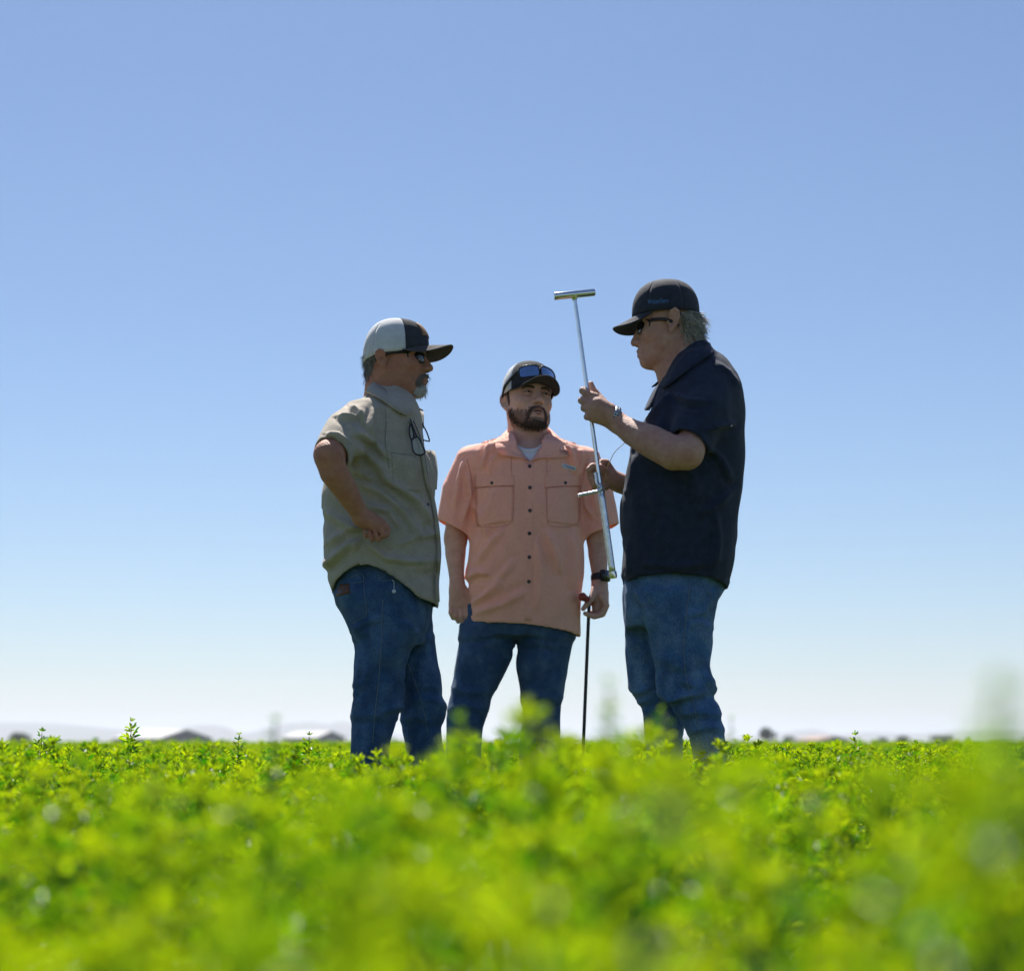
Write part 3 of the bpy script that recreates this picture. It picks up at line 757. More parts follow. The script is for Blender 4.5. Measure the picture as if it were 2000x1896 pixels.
finish_body(A, bf, SKIN_A)
boots(A, [(A.p(730, 1644, -.09) * [1, 1, 0], A.p(800, 1644, -.10) * [1, 1, 0]), (A.p(845, 1644, .085) * [1, 1, 0], A.p(915, 1644, .08) * [1, 1, 0])])
# cap, sunglasses, hair and beard
capA, _ = make_cap(A, hA, .011, .0955, .085, .125, .034, -.020, .004, .074, .0, .034, CAPDARK, CAPWHITE, CAPBRIM, patch=(PATCH, .22, .58, 26))
make_shades(A, hA, LENSDARK, BLACKPL, wrap=14, hw=.031, hh=.0165, x0=.0975, at=(.002, 0, -.002))
rg = lambda v, a, b: np.clip((v - a) / (b - a), 0, 1)
def lnoise(x, y, z, f, sd):
    x, y, z = np.broadcast_arrays(x, y, z); return vnoise(np.stack([x.ravel(), y.ravel(), z.ravel()], 1), f, sd).reshape(x.shape)
def stroke(ay, z, line, w0, w1, soft=.004):
    dm = 1.; n = len(line) - 1
    for i, ((a0, b0), (a1, b1)) in enumerate(zip(line[:-1], line[1:])):
        t = np.clip(((ay - a0) * (a1 - a0) + (z - b0) * (b1 - b0)) / ((a1 - a0) ** 2 + (b1 - b0) ** 2), 0, 1)
        dm = np.minimum(dm, np.hypot(ay - a0 - t * (a1 - a0), z - b0 - t * (b1 - b0)) - (w0 + (w1 - w0) * (i + t) / n))
    return rg(-dm, -soft * .3, soft)
V, Q = hA.offset_mesh(lambda x, y, z: .014 * rg(-x + .005 * lnoise(x, y, z, 140, 3) + .25 * (z + .04), .030, .060) * rg(z + .006 * lnoise(x, y, z, 120, 5), -.086, -.058) * rg(.02 - z, 0, .02) * (1 + .3 * lnoise(x, y, z, 180, 1)) - .004, (-.14, -.1, -.09), (-.005, .1, .03))
hb = obj('hair', V, Q, DARKHAIR, A.root)
obj('hair_strand', *hair_strands(V, Q, 900, .016, lambda c: (0.1, 0, -1), .0006, .001, 3, 4, keep=lambda C, N: (hA.local(C[:, 0], C[:, 1], C[:, 2])[0] < -.04)), DARKHAIR, hb)['kind'] = 'stuff'
def goat(x, y, z):
    ay = np.abs(y)
    chin = rg(x, .060, .075) * rg(.036 - ay, 0, .012) * rg(-z, .084, .094)
    return (.007 * chin * rg(-z, .084, .108) + .003 * chin) * (1 + .5 * lnoise(x, y, z, 130, 6)) - .004
V, Q = hA.offset_mesh(goat, (.03, -.07, -.145), (.14, .07, -.07))
g1 = obj('goatee', V, Q, WHITEBEARD, A.root)
obj('beard_strand', *hair_strands(V, Q, 420, .011, lambda c: (.15, 0, -1), .0006, .001, 5, 4, keep=lambda C, N: hA.local(C[:, 0], C[:, 1], C[:, 2])[0] > .06), WHITEBEARD, g1)['kind'] = 'stuff'
def stache(x, y, z):
    nz = lnoise(x, y, z, 170, 2)
    m = stroke(np.abs(y) + nz * .002, z + nz * .0015, [(0, -.057), (.013, -.059), (.025, -.067), (.031, -.080), (.032, -.094)], .0075, .0055) * rg(x, .05, .062)
    return .0105 * m * (1 + .3 * nz) - .004
V, Q = hA.offset_mesh(stache, (.03, -.07, -.12), (.14, .07, -.035))
g2 = obj('moustache', V, Q, MOUSTACHE, A.root)
obj('beard_strand', *hair_strands(V, Q, 260, .012, lambda c: (.35, 0, -1), .0006, .0005, 6, 4, keep=lambda C, N: hA.local(C[:, 0], C[:, 1], C[:, 2])[0] > .07), MOUSTACHE, g2)['kind'] = 'stuff'
# collar: stand and leaf, open at the throat
inn = [(727, 744, .0), (733, 749, -.052), (752, 761, -.072), (776, 777, -.074), (796, 789, -.058), (805, 793, -.03)]
outn = [(717, 768, .0), (720, 774, -.085), (742, 786, -.135), (768, 802, -.160), (788, 813, -.155), (801, 806, -.09)]
obj('collar', *strip(catmull(on_cloth(A, bA, outn, .011), 30), catmull(A.pp(inn), 30), .005), KHAKI, shirtA)
inn2 = [(728, 744, .0), (736, 748, .05), (760, 760, .075), (790, 780, .070), (806, 792, .04)]
outn2 = [(718, 768, .0), (724, 772, .07), (760, 786, .115), (805, 800, .10), (826, 803, .05)]
obj('collar', *strip(catmull(A.pp(inn2), 30), catmull(A.pp(outn2), 30), .004), KHAKI, shirtA)
inn3 = [(804, 791, -.03), (808, 795, .0), (808, 794, .03)]; out3 = [(806, 822, -.05), (826, 838, -.01), (828, 806, .04)]
obj('collar_band', *strip(catmull(A.pp(inn3), 12), catmull(A.pp(out3), 12), .004), KHAKI, shirtA)
# front edge: the placket, with a dark strip standing in for its overlap's shade
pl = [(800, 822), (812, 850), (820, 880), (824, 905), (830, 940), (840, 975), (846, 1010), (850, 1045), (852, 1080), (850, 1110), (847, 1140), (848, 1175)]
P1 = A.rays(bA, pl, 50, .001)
if len(P1) > 6:
    k = np.linspace(0, 1, len(P1))[:, None]; P2 = P1 + np.array([.004, -.003, 0]) + np.array([.006, 0, 0]) * k
    obj('placket', *tube(P2, .0052, 6, flat=1.6), KHAKI, shirtA)
    obj('placket_shade_line', *tube(P1 + np.array([.010, -.001, 0]), .003, 5), GLASSFRAME, shirtA)
buttons(A, bA, [(783, 806), (836, 985)], BUTTON, shirtA, .0055)
patch_on(A, bA, [(764, 884), (812, 890), (824, 962), (768, 955)], .0025, KHAKI, shirtA, 'chest_pocket', 12)
stitch_line(A, bA, [(764, 884), (790, 887), (812, 890)], STITCHK, shirtA, .0009, 14)
stitch_line(A, bA, [(752, 800), (754, 830), (752, 860), (757, 895), (760, 915)], STITCHK, shirtA, .0009, 20)
stitch_line(A, bA, [(657, 1150), (668, 1136), (686, 1122), (704, 1112), (734, 1111), (756, 1119), (779, 1132), (804, 1151), (824, 1168)], STITCHK, shirtA, .0009, 40)
# the far chest pocket that stands off the front
pk = np.array([[A.p(832, 880, .0), A.p(848, 882, .03)], [A.p(834, 920, -.02), A.p(853, 918, .02)], [A.p(838, 960, -.03), A.p(851, 956, .01)]])
V, F = sheet(np.stack([catmull(pk[:, 0], 8), catmull((pk[:, 0] + pk[:, 1]) / 2 + [0, -.012, 0], 8), catmull(pk[:, 1], 8)], 1), .004)
obj('chest_pocket', V, F, KHAKI, shirtA)
# jeans trim
stitch_line(A, jA, [(748, 1170), (746, 1200), (745, 1250), (742, 1300), (738, 1340), (732, 1400), (728, 1450)], STITCH, jeansA, .0013, 50, 'side_seam')
stitch_line(A, jA, [(797, 1296), (810, 1330), (826, 1380), (836, 1430)], STITCH, jeansA, .0010, 30, 'inner_seam')
patch_on(A, jA, [(664, 1140), (682, 1139), (684, 1158), (656, 1165)], .002, LEATHER, jeansA, 'leather_patch', 6)
stitch_line(A, jA, [(684, 1128), (708, 1121), (712, 1160), (716, 1198), (700, 1210), (687, 1218)], STITCH, jeansA, .0010, 40, 'back_pocket_seam')
stitch_line(A, jA, [(685, 1140), (710, 1135)], STITCH, jeansA, .0009, 8, 'back_pocket_hem')
stitch_line(A, jA, [(740, 1124), (745, 1134), (768, 1133), (780, 1142)], STITCH, jeansA, .0010, 16, 'front_pocket_seam')

# ================================================================== the man in the middle (coral shirt)
B = Person(6.37, 990, 'bearded man in coral short-sleeved shirt, sunglasses on his cap, facing the camera')
hB = Head(B.p(1029, 783), frame(-67, 9, -3), (1.04, 1.04, 1.04), mouth=.0046, jaw=1.1, nose=-.034, mz=.005, ear=.94, eary=.079, neck=((-.02, 0, -.05), (-.03, 0, -.13), .054, .058))
rowsB = [(836, 1003, 1066, .06, .01), (851, 986, 1074, .085, .01), (862, 957, 1101, .105, .01), (871, 929, 1133, .118), (888, 912, 1150, .128), (905, 916, 1146, .135), (940, 925, 1136, .145), (979, 926, 1134, .15),
         (1041, 921, 1137, .155), (1075, 917, 1138, .16), (1120, 910, 1139, .16), (1142, 912, 1138, .16), (1171, 913, 1136, .158), (1217, 914, 1133, .155), (1262, 914, 1132, .155)]
hemB = [(880, 1216), (918, 1217), (974, 1220.5), (1030, 1224), (1075, 1231), (1109, 1237), (1136, 1243)]
dn = lambda a, b, c=0.: np.array([a, c, -b])
slB1 = dict(p=[(922, 902, 0), (899, 958, .0), (884, 1050, .0)], r=[.062, .068, .071], hem=(884, 1031, 0), n=dn(-.453, .891), open=.15, k=.03, th=.009)
slB2 = dict(p=[(1142, 902, 0), (1162, 958, .0), (1178, 1050, .0)], r=[.062, .068, .070], hem=(1178, 1036, 0), n=dn(.381, .924), open=.15, k=.03, th=.009)
fB = shirt_field(B, rowsB, hemB, [slB1, slB2], [(1033, 816, .02, .066), (1034, 850, -.03, .066), (1034.5, 872, -.10, .048), (1035, 892, -.150, .017)], n=2.5, h=.0046, hollow=1.)
foldsB = [([(979, 1037), (955, 1066), (932, 1098)], 7, .006), ([(915, 1128), (935, 1118), (952, 1122)], 7, .007), ([(976, 1140), (950, 1160), (926, 1178)], 7, .006), ([(1024, 1156), (980, 1180), (934, 1196)], 8, .006),
          ([(968, 960), (955, 990), (940, 1015)], 6, .004), ([(1068, 1041), (1080, 1070), (1092, 1110)], 8, .006), ([(1118, 1045), (1122, 1090), (1118, 1140)], 8, .005), ([(1050, 1060), (1056, 1120), (1050, 1180)], 9, .004),
          ([(952, 868), (948, 890), (942, 912)], 4, .005), ([(985, 875), (960, 900), (955, 925)], 5, .004), ([(1110, 872), (1118, 892), (1124, 920)], 5, .005), ([(1135, 880), (1136, 905), (1130, 930)], 4, .004),
          ([(905, 905), (895, 940), (888, 985)], 6, .006), ([(915, 930), (918, 970), (905, 1010)], 6, .006), ([(1152, 905), (1160, 950), (1166, 1000)], 6, .006), ([(1140, 960), (1146, 990), (1160, 1010)], 6, .005),
          ([(926, 985), (940, 1010), (952, 1050)], 7, .005), ([(1000, 1100), (975, 1130), (945, 1145)], 8, .005)]
shirtB = garment(B, 'shirt', fB, foldsB, [(12, -.0070, (1, 1, .30)), (9, .004, (1, 1, .7)), (24, .0030, (1, 1, .55)), (50, .0011, (1, 1, .6))], CORAL, inside=CORAL_IN)
bB = bvh_of(shirtB)
hipB = [(1180, 908, 1128, .13), (1205, 904, 1128, .135), (1225, 901, 1127, .138), (1246, 899, 1121, .130)]
legB1 = [(1225, 900, 1008, .105, .0), (1250, 898, 1006, .105, .0), (1285, 893, 1000, .102), (1324, 888, 980, .096), (1366, 878, 962, .09), (1398, 871, 954, .086), (1420, 870, 946, .083), (1441, 869, 944, .08), (1640, 862, 935, .08)]
legB1 = [r if len(r) == 5 else r + (0.,) for r in legB1]
legB2 = [(1225, 1006, 1126, .105), (1245, 1008, 1122, .105), (1266, 1011, 1117, .104), (1293, 1009, 1111, .1), (1327, 1011, 1107, .096), (1373, 1017, 1100, .09), (1396, 1019, 1096, .086), (1455, 1017, 1091, .08), (1640, 1015, 1088, .08)]
legB2 = [r + (0.,) for r in legB2]
jfB = jeans_field(B, hipB, [legB1, legB2])
fjB = [([(1004, 1262), (970, 1255), (935, 1262)], 6, .005), ([(1014, 1262), (1050, 1254), (1085, 1262)], 6, .005), ([(1000, 1250), (1005, 1262)], 5, .004), ([(890, 1345), (920, 1352), (955, 1350)], 8, .005), ([(1020, 1372), (1055, 1360), (1095, 1366)], 8, .006), ([(1045, 1400), (1062, 1385), (1085, 1372)], 7, .006), ([(880, 1385), (910, 1376), (945, 1388)], 7, .005)]
fjB = [(a_, b_, c_ * .45) for a_, b_, c_ in fjB]
jeansB = garment(B, 'jeans', jfB, fjB, [(14, -.0050, (.45, 1, .9)), (10, .005, (1, 1, .7)), (26, .0032, (1, 1, .45)), (60, .0010, (1, 1, .5))], DENIM_B)
lo = np.array([B.x(845), B.D - .20, .02]); hi = np.array([B.x(1218), B.D + .20, 1.78])
bf = body_field(B, hB, None, None, [(B.z(1228), 1.8), (B.z(1226), B.z(1140), .0033)], lo, hi)
bf.put(*hB.bounds(), hB.d, 0.)
bf.chain(np.vstack([hB.w([(-.02, 0, -.055)]), B.pp([(1033, 835, .0), (1034, 870, .0), (1034, 920, .0)])]), [.055, .066, .070, .09], .03)
g, l0, h0 = B.loft(rowsB[2:-3], n=2.3, grow=-.042); bf.put(l0, h0, g, .02)
bf.chain(B.pp([(925, 905, 0), (895, 1000, .015), (890, 1052, .015)]), [.05, .044, .0405], .02)
bf.chain(B.pp([(890, 1050, .015), (889.5, 1082, .005), (891, 1115, -.015), (893, 1140, -.025)]), [.0405, .0375, .029, .0265], .015)
bf.chain(B.pp([(1140, 905, 0), (1164, 1000, .015), (1167, 1052, .015)]), [.05, .042, .038], .02)
bf.chain(B.pp([(1167, 1050, .015), (1168, 1082, .005), (1170.5, 1115, -.015), (1171, 1140, -.025)]), [.038, .036, .0295, .027], .015)
# hanging hand
bf.chain(B.pp([(893, 1140, -.025), (893, 1155, -.03)]), [.0265, .027], .01)
for k, (x0, y0) in enumerate([(883, 1180), (892, 1184), (901.5, 1184), (910.5, 1180)]):
    bf.chain(B.pp([(889 + k * 3, 1150, -.03), (x0, y0, -.038)]), [.021, .0135], .012)
for kx, ky, mx, my, ex, ey in [(882.5, 1180, 880.5, 1196, 885, 1207), (892, 1184, 889.5, 1202, 895, 1214), (901.5, 1184, 900.5, 1204, 905.5, 1218), (911, 1180, 911.5, 1201, 915.5, 1220)]:
    bf.chain(B.pp([(kx, ky, -.038), (mx, my, -.050), (ex, ey, -.036)]), [.0108, .0096, .0080], .003)
bf.chain(B.pp([(905, 1152, -.03), (918, 1165, -.038), (926, 1182, -.045), (928, 1196, -.05)]), [.017, .0135, .011, .0085], .008)
# hand closed on the grip
bf.chain(B.pp([(1171, 1138, -.025), (1172, 1158, -.035), (1173, 1178, -.035)]), [.027, .032, .030], .015)
bf.chain(B.pp([(1170, 1176, -.045), (1166, 1188, -.045)]), [.022, .019], .01)
for k, dd in enumerate((-.075, -.052, -.029, -.006)):
    e = k * 1.2
    bf.chain(B.pp([(1176, 1165, dd), (1184 - e, 1182, dd - .003), (1177, 1199 - k, dd), (1161, 1204 - k * 2, dd), (1152 - (9 if k == 0 else 0), 1198 - k, dd)]), [.0135, .0125, .0115, .0105, .0085], .003)
bf.chain(B.pp([(1163, 1152, -.05), (1156, 1168, -.070), (1146, 1180, -.085), (1139, 1189, -.09)]), [.017, .0125, .0105, .0085], .008)
limbs(B, bf, hipB, [legB1, legB2])
finish_body(B, bf, SKIN_B)
boots(B, [(B.p(898, 1642, 0) * [1, 1, 0], B.p(880, 1642, -.2) * [1, 1, 0]), (B.p(1052, 1642, 0) * [1, 1, 0], B.p(1066, 1642, -.2) * [1, 1, 0])])
# undershirt at the open neck
tn = [(1003, 858, -.055), (1010, 869, -.085), (1022, 875, -.102), (1034, 877, -.106), (1047, 875, -.102), (1058, 868, -.085), (1066, 858, -.055)]
tb = [(990, 885, -.10), (1005, 905, -.122), (1022, 915, -.13), (1034, 917, -.132), (1047, 915, -.13), (1062, 905, -.122), (1078, 885, -.10)]
ts = obj('undershirt', *strip(catmull(B.pp(tb), 24), catmull(B.pp(tn), 24), .004), TEE, B.root)
obj('neck_rib', *tube(catmull(B.pp([(a, b + 4, c - .006) for a, b, c in tn]), 24), .0052, 6, flat=1.0), TEE, ts)
# cap with sunglasses on the front
capB, PB = make_cap(B, hB, .012, .098, .087, .130, .025, -.006, .012, .068, -.02, .034, CAPBLACK, CAPWHITE, CAPBLACK, patch=(PATCHRED, .10, .36, 15), fmask=66)
make_shades(B, hB, LENSBLUE, BLACKPL, at=(.022, 0, .068), pitch=14, hw=.0325, hh=.0235, cen=.0355, wrap=9, x0=.098, temple_end=(-.02, .093, -.018), thick=.0030, sq=.5)
# eyes, brows, lips, beard
for sg in (-1, 1):
    e = obj('eye', *ball(hB.w([(.0762, .033 * sg, -.0025)])[0], .0124, 10, 14), EYEWHITE, B.root)
    obj('iris', *ball(hB.w([(.0838, .033 * sg + .0025, -.0018)])[0], .0062, 8, 10), IRIS, e)
    lid = [(.086, .018 * sg, .001), (.0925, .028 * sg, .0042), (.0905, .040 * sg, .0034), (.083, .051 * sg, -.002)]
    obj('eyelid', *tube(hB.w(catmull(lid, 12)), np.linspace(.0038, .0042, 12), 6), SKIN_B, B.root)
    lid2 = [(.086, .018 * sg, -.003), (.0905, .030 * sg, -.0072), (.0875, .042 * sg, -.0066), (.083, .049 * sg, -.002)]
    obj('eyelid', *tube(hB.w(catmull(lid2, 12)), .0032, 6), SKIN_B, B.root)
    obj('lash_line', *tube(hB.w(catmull([(a_ + .0018, b_, c_ - .0034) for a_, b_, c_ in lid], 12)), .0014, 5), BLACKHAIR, B.root)
    br = [(.0960, .012 * sg, .0130), (.0965, .026 * sg, .0165), (.0900, .042 * sg, .0165), (.079, .054 * sg, .010)]
    ebr = obj('eyebrow', *tube(hB.w(catmull(br, 14)), np.concatenate([np.linspace(.0036, .0046, 7), np.linspace(.0044, .0020, 7)]), 6), BLACKHAIR, B.root)
for pts, rr in (([(.0870, -.021, -.0695), (.1045, -.008, -.0640), (.1060, 0, -.0648), (.1045, .008, -.0640), (.0870, .021, -.0695)], .0042), ([(.0865, -.019, -.0755), (.1015, -.008, -.0822), (.1032, 0, -.0830), (.1015, .008, -.0822), (.0865, .019, -.0755)], .0048)):
    obj('lip', *tube(hB.w(catmull(pts, 16)), np.concatenate([np.linspace(.0015, rr, 8), np.linspace(rr, .0015, 8)]), 8), LIP, B.root)
obj('mouth_gap', *tube(hB.w(catmull([(.088, -.018, -.0722), (.0995, -.008, -.0725), (.1005, 0, -.0728), (.0995, .008, -.0725), (.088, .018, -.0722)], 14)), np.concatenate([np.linspace(.0014, .0046, 7), np.linspace(.0046, .0014, 7)]), 6), MOUTH, B.root)
def beardB(x, y, z):
    nz = lnoise(x, y, z, 190, 1); ay = np.abs(y) + nz * .0022; z = z + .0022 * lnoise(x, y, z, 160, 4)
    mst = stroke(ay, z, [(0, -.0545), (.012, -.0565), (.023, -.0635), (.031, -.079), (.0345, -.100)], .0058, .0068) * rg(x, .045, .06); side = mst
    chin = rg(-z - .35 * np.maximum(ay - .02, 0) * .4 + .10 * np.maximum(.016 - ay, 0), .095, .108) * rg(x, .012, .040)
    jaw = rg(-z - .42 * np.maximum(x, 0), .012, .060) * rg(ay, .034, .046) * rg(x, .0, .012) * rg(.06 - x + .4 * np.maximum(-z - .07, 0), 0, .03)
    soul = rg(.008 - ay, 0, .006) * rg(-z, .0885, .092) * rg(z, -.101, -.095) * rg(x, .07, .08) * .35
    m = np.maximum(np.maximum(np.maximum(mst, side), chin), np.maximum(soul, jaw * .86))
    return .0060 * m * (1 + .35 * nz) - .0033
V, Q = hB.offset_mesh(beardB, (-.02, -.1, -.15), (.14, .1, -.02), .0024)
be = obj('beard', V, Q, STUBBLE, B.root)
def shadowB(x, y, z):
    nz = lnoise(x, y, z, 240, 5); ay = np.abs(y)
    cheek = rg(-z - .30 * np.maximum(x, 0) + .004 * nz, .022, .050) * rg(ay, .026, .038) * rg(x, .0, .012)
    chin_ = rg(-z, .088, .094) * rg(x, .03, .05); lipz = rg(.040 - ay, 0, .008) * rg(-z, .050, .055) * rg(z, -.064, -.060) * rg(x, .05, .06)
    return .0030 * np.clip(np.maximum(np.maximum(cheek, chin_), lipz), 0, 1) * (1 + .5 * nz) - .0022
V3, Q3 = hB.offset_mesh(shadowB, (-.02, -.1, -.15), (.14, .1, -.01), .0026)
sh_ = obj('stubble', V3, Q3, SHADOWHAIR, B.root)
obj('beard_strand', *hair_strands(V3, Q3, 1600, .0045, lambda c: (0, 0, -1), .0004, 0, 19, 3, keep=lambda C, N: shadowB(*hB.local(C[:, 0], C[:, 1], C[:, 2])) > .0002, lift=.6), BLACKHAIR, sh_)['kind'] = 'stuff'
on = lambda C, N: (beardB(*hB.local(C[:, 0], C[:, 1], C[:, 2])) > -.0010)
obj('beard_strand', *hair_strands(V, Q, 4200, .0085, lambda c: (0, 0, -1), .0005, 0, 9, 3, keep=on, lift=.55), BLACKHAIR, be)['kind'] = 'stuff'
V, Q = hB.offset_mesh(lambda x, y, z: .009 * rg(-x, .024, .04) * rg(z, -.07, -.05) * rg(.02 - z, 0, .02) - .0035, (-.14, -.073, -.08), (.005, .073, .03))
obj('hair', V, Q, BLACKHAIR, B.root)
for s0, s1 in ((-.1, 0), (0, .1)):
    V, Q = hB.offset_mesh(lambda x, y, z: .007 * rg(x, .0, .008) * rg(.024 - x, 0, .008) * rg(np.abs(y), .055, .065) * rg(z, -.045, -.015) - .003, (-.01, s0, -.05), (.04, s1, .05))
    obj('sideburn', V, Q, BLACKHAIR, B.root)
# collar: two leaves and the open V
for inn, outn, sgn in (([(1033, 824, .075), (1006, 828, .06), (996, 842, .0), (1004, 862, -.075), (1018, 882, -.118), (1034, 902, -.142)], [(1033, 842, .10), (990, 848, .075), (974, 858, .0), (968, 872, -.085), (975, 887, -.128), (1022, 897, -.146)], 1),
                       ([(1033, 824, .075), (1060, 828, .06), (1071, 842, .0), (1064, 862, -.075), (1050, 882, -.118), (1036, 902, -.142)], [(1033, 842, .10), (1078, 848, .075), (1096, 860, .0), (1106, 876, -.085), (1104, 895, -.128), (1050, 897, -.146)], -1)):
    a, b = catmull(on_cloth(B, bB, outn, .010), 36), catmull(B.pp(inn), 36)
    obj('collar', *(strip(a, b, .004) if sgn > 0 else strip(b, a, .004)), CORAL, shirtB)
# placket, buttons, pockets, label
patch_on(B, bB, [(1026, 903), (1042, 903), (1039, 1226), (1025, 1225)], .0022, CORAL, shirtB, 'placket', 26, .0008)
buttons(B, bB, [(1034.5, 910.5), (1035, 952), (1035, 997), (1034, 1041.5), (1033.5, 1088), (1033, 1135.5)], BUTTON, shirtB, .0068)
for x0, x1, bt, nm in ((929, 1003, 961, 0), (1066, 1132, 1104, 1)):
    pk = patch_on(B, bB, [(x0, 951), (x1, 948), (x1 - 1, 1018 if not nm else 1028), (x0 + 3, 1028 if not nm else 1019)], .0035, CORAL, shirtB, 'chest_pocket', 14, .001)
    fl = patch_on(B, bB, [(x0 - 2, 928), (x1 + 1, 928), (x1 + 1, 948), (x0 - 2, 952)], .0045, CORAL, shirtB, 'pocket_flap', 12, .0025)
    stitch_line(B, bB, [(x0, 953), (x0 + 1, 985), (x0 + 4, 1022), (x0 + 20, 1029), (x1 - 16, 1027), (x1 - 2, 1014), (x1, 985), (x1, 950)], STITCHC, pk, .0008, 60, 'seam', .004)
    stitch_line(B, bB, [(x0 - 2, 953), ((x0 + x1) / 2, 949.5), (x1 + 1, 949)], STITCHC, fl, .0011, 20, 'flap_edge', .003)
    buttons(B, bB, [(bt, 943)], BUTTON, shirtB, .0062)
stitch_line(B, bB, [(998, 885), (999, 915), (1000, 945)], STITCHC, shirtB, .0008, 14)
stitch_line(B, bB, [(1068, 888), (1068, 915), (1068, 945)], STITCHC, shirtB, .0008, 14)
stitch_line(B, bB, [(912, 896), (920, 930), (925, 965)], STITCHC, shirtB, .0010, 14)
stitch_line(B, bB, [(1148, 896), (1139, 930), (1134, 965)], STITCHC, shirtB, .0010, 14)
lb = patch_on(B, bB, [(1097, 905), (1125, 911), (1124, 919), (1099, 914)], .002, LABELW, shirtB, 'brand_label', 8, .002)
# watch on his left wrist
def wrist_band(P, a, b, r, w, m, parent, name, seg=28, ex=.0):
    a, b = P.p(*a), P.p(*b); d = (b - a) / np.linalg.norm(b - a); u = np.cross(d, (0, 1, 0)); u /= np.linalg.norm(u); v = np.cross(d, u)
    t = np.linspace(0, 2 * math.pi, seg + 1)[:-1]; c = (a + b) / 2
    ring = lambda rr, o: c + d * o + rr * (np.cos(t)[:, None] * u + np.sin(t)[:, None] * v)
    G = np.stack([ring(r, -w / 2), ring(r + .002, -w / 2 * .8), ring(r + .003, 0), ring(r + .002, w / 2 * .8), ring(r, w / 2), ring(r - .003, 0)])
    F = []
    for i in range(6):
        k = (i + 1) % 6
        for j in range(seg):
            j2 = (j + 1) % seg; F.append((i * seg + j, k * seg + j, k * seg + j2, i * seg + j2))
    return obj(name, G.reshape(-1, 3), F, m, parent), c, d, u, v
w_, c, d, u, v = wrist_band(B, (1170.5, 1119, -.02), (1171.5, 1137, -.025), .0295, .026, WATCH, B.root, 'wristwatch')
fa = R(-55); n_ = math.cos(fa) * np.array([1, 0, 0]) + math.sin(fa) * np.array([0, 1, 0]); n_ = n_ - d * n_.dot(d); n_ /= np.linalg.norm(n_)
Mx = np.stack([n_, np.cross(d, n_), d], 1)
obj('watch_case', *box(c + n_ * .033, (.012, .036, .040), Mx), WATCH, w_)
obj('watch_screen', *box(c + n_ * .0395, (.002, .030, .034), Mx), LENSDARK, w_)

# ================================================================== the man on the right (navy shirt)
Cc = Person(5.36, 1335, 'man in dark navy shirt and cap holding the steel probe, facing left')
hC = Head(Cc.p(1308, 637), frame(173, -2, 0), (.985, 1.03, 1.04), jaw=1.06, ear=1.0, earz=-.003, neck=((-.02, 0, -.05), (-.045, 0, -.13), .052, .058))
rowsC = [(668, 1338, 1386, .06), (690, 1322, 1391, .078), (700, 1312, 1405, .105), (715, 1304, 1422, .14), (742, 1293, 1440, .178), (774, 1279, 1450, .198), (798, 1268, 1453, .205), (825, 1254, 1454, .212),
         (872, 1231, 1453, .215), (916, 1220, 1449, .213), (957, 1214, 1446, .21), (982, 1211.5, 1444, .208), (1031, 1213, 1437, .205), (1055, 1216, 1436, .205), (1092, 1214, 1432, .203), (1112, 1212, 1428, .20), (1136, 1217, 1421, .198), (1180, 1220, 1412, .198)]
hemC = [(1190, 1146), (1220, 1141), (1240, 1135), (1284, 1131), (1345, 1135), (1375, 1137), (1399, 1144), (1420, 1155), (1440, 1160)]
slC = dict(p=[(1386, 772, -.13), (1374, 810, -.205), (1340, 878, -.285)], r=[.078, .076, .058], hem=(1345, 866, -.275), n=Cc.p(1335, 890, -.30) - Cc.p(1370, 815, -.22) + np.array([-.02, 0, 0]), open=.05)
slC2 = dict(p=[(1386, 772, .13), (1376, 810, .19), (1345, 878, .25)], r=[.078, .074, .060], hem=(1345, 872, .245), n=Cc.p(1345, 878, .25) - Cc.p(1376, 810, .19), open=.05)
fC = shirt_field(Cc, rowsC, hemC, [slC, slC2], [(1362, 655, 0, .062), (1346, 700, 0, .060), (1316, 728, 0, .045), (1290, 750, 0, .020)], h=.0048)
foldsC = [([(1308, 772), (1290, 795), (1268, 820)], 6, .006), ([(1240, 895), (1236, 930), (1226, 960)], 6, .005), ([(1390, 838), (1405, 832), (1430, 826)], 7, .006), ([(1385, 875), (1410, 900), (1425, 935)], 8, .006), ([(1225, 1060), (1225, 1100), (1222, 1125)], 7, .004),
          ([(1395, 1000), (1400, 1050), (1392, 1110)], 9, .006), ([(1330, 900), (1360, 950), (1370, 1010)], 12, .005), ([(1400, 710), (1425, 725), (1440, 750)], 5, .004), ([(1320, 770), (1345, 785), (1375, 785)], 6, .005), ([(1270, 960), (1290, 1010), (1290, 1070)], 12, .004), ([(1260, 1100), (1320, 1108), (1380, 1100)], 9, .004), ([(1425, 960), (1400, 985), (1370, 1000)], 8, .005)]
shirtC = garment(Cc, 'polo_shirt', fC, foldsC, [(11, -.0070, (1, 1, .32)), (9, .0045, (1, 1, .7)), (24, .0030, (1, 1, .55))], NAVY)
bC = bvh_of(shirtC)
hipC = [(1110, 1220, 1420, .165), (1141, 1219, 1423, .172), (1158, 1219, 1410, .172), (1175, 1220, 1399, .168), (1207, 1220, 1391, .155), (1226, 1224, 1388, .14)]
legC1 = [(1160, 1238, 1404, .09, -.085), (1189, 1255, 1396, .092, -.088), (1236, 1268, 1390, .092, -.09), (1282, 1275, 1385, .089, -.09), (1300, 1278, 1384, .087, -.09), (1334, 1280, 1397, .086, -.09), (1353, 1284, 1400, .086, -.09),
         (1362, 1290, 1397, .084, -.09), (1377, 1306, 1405, .083, -.09), (1402, 1325, 1409, .08, -.09), (1434, 1343, 1414, .077, -.09), (1464, 1353, 1416, .075, -.09), (1680, 1372, 1428, .075, -.09)]
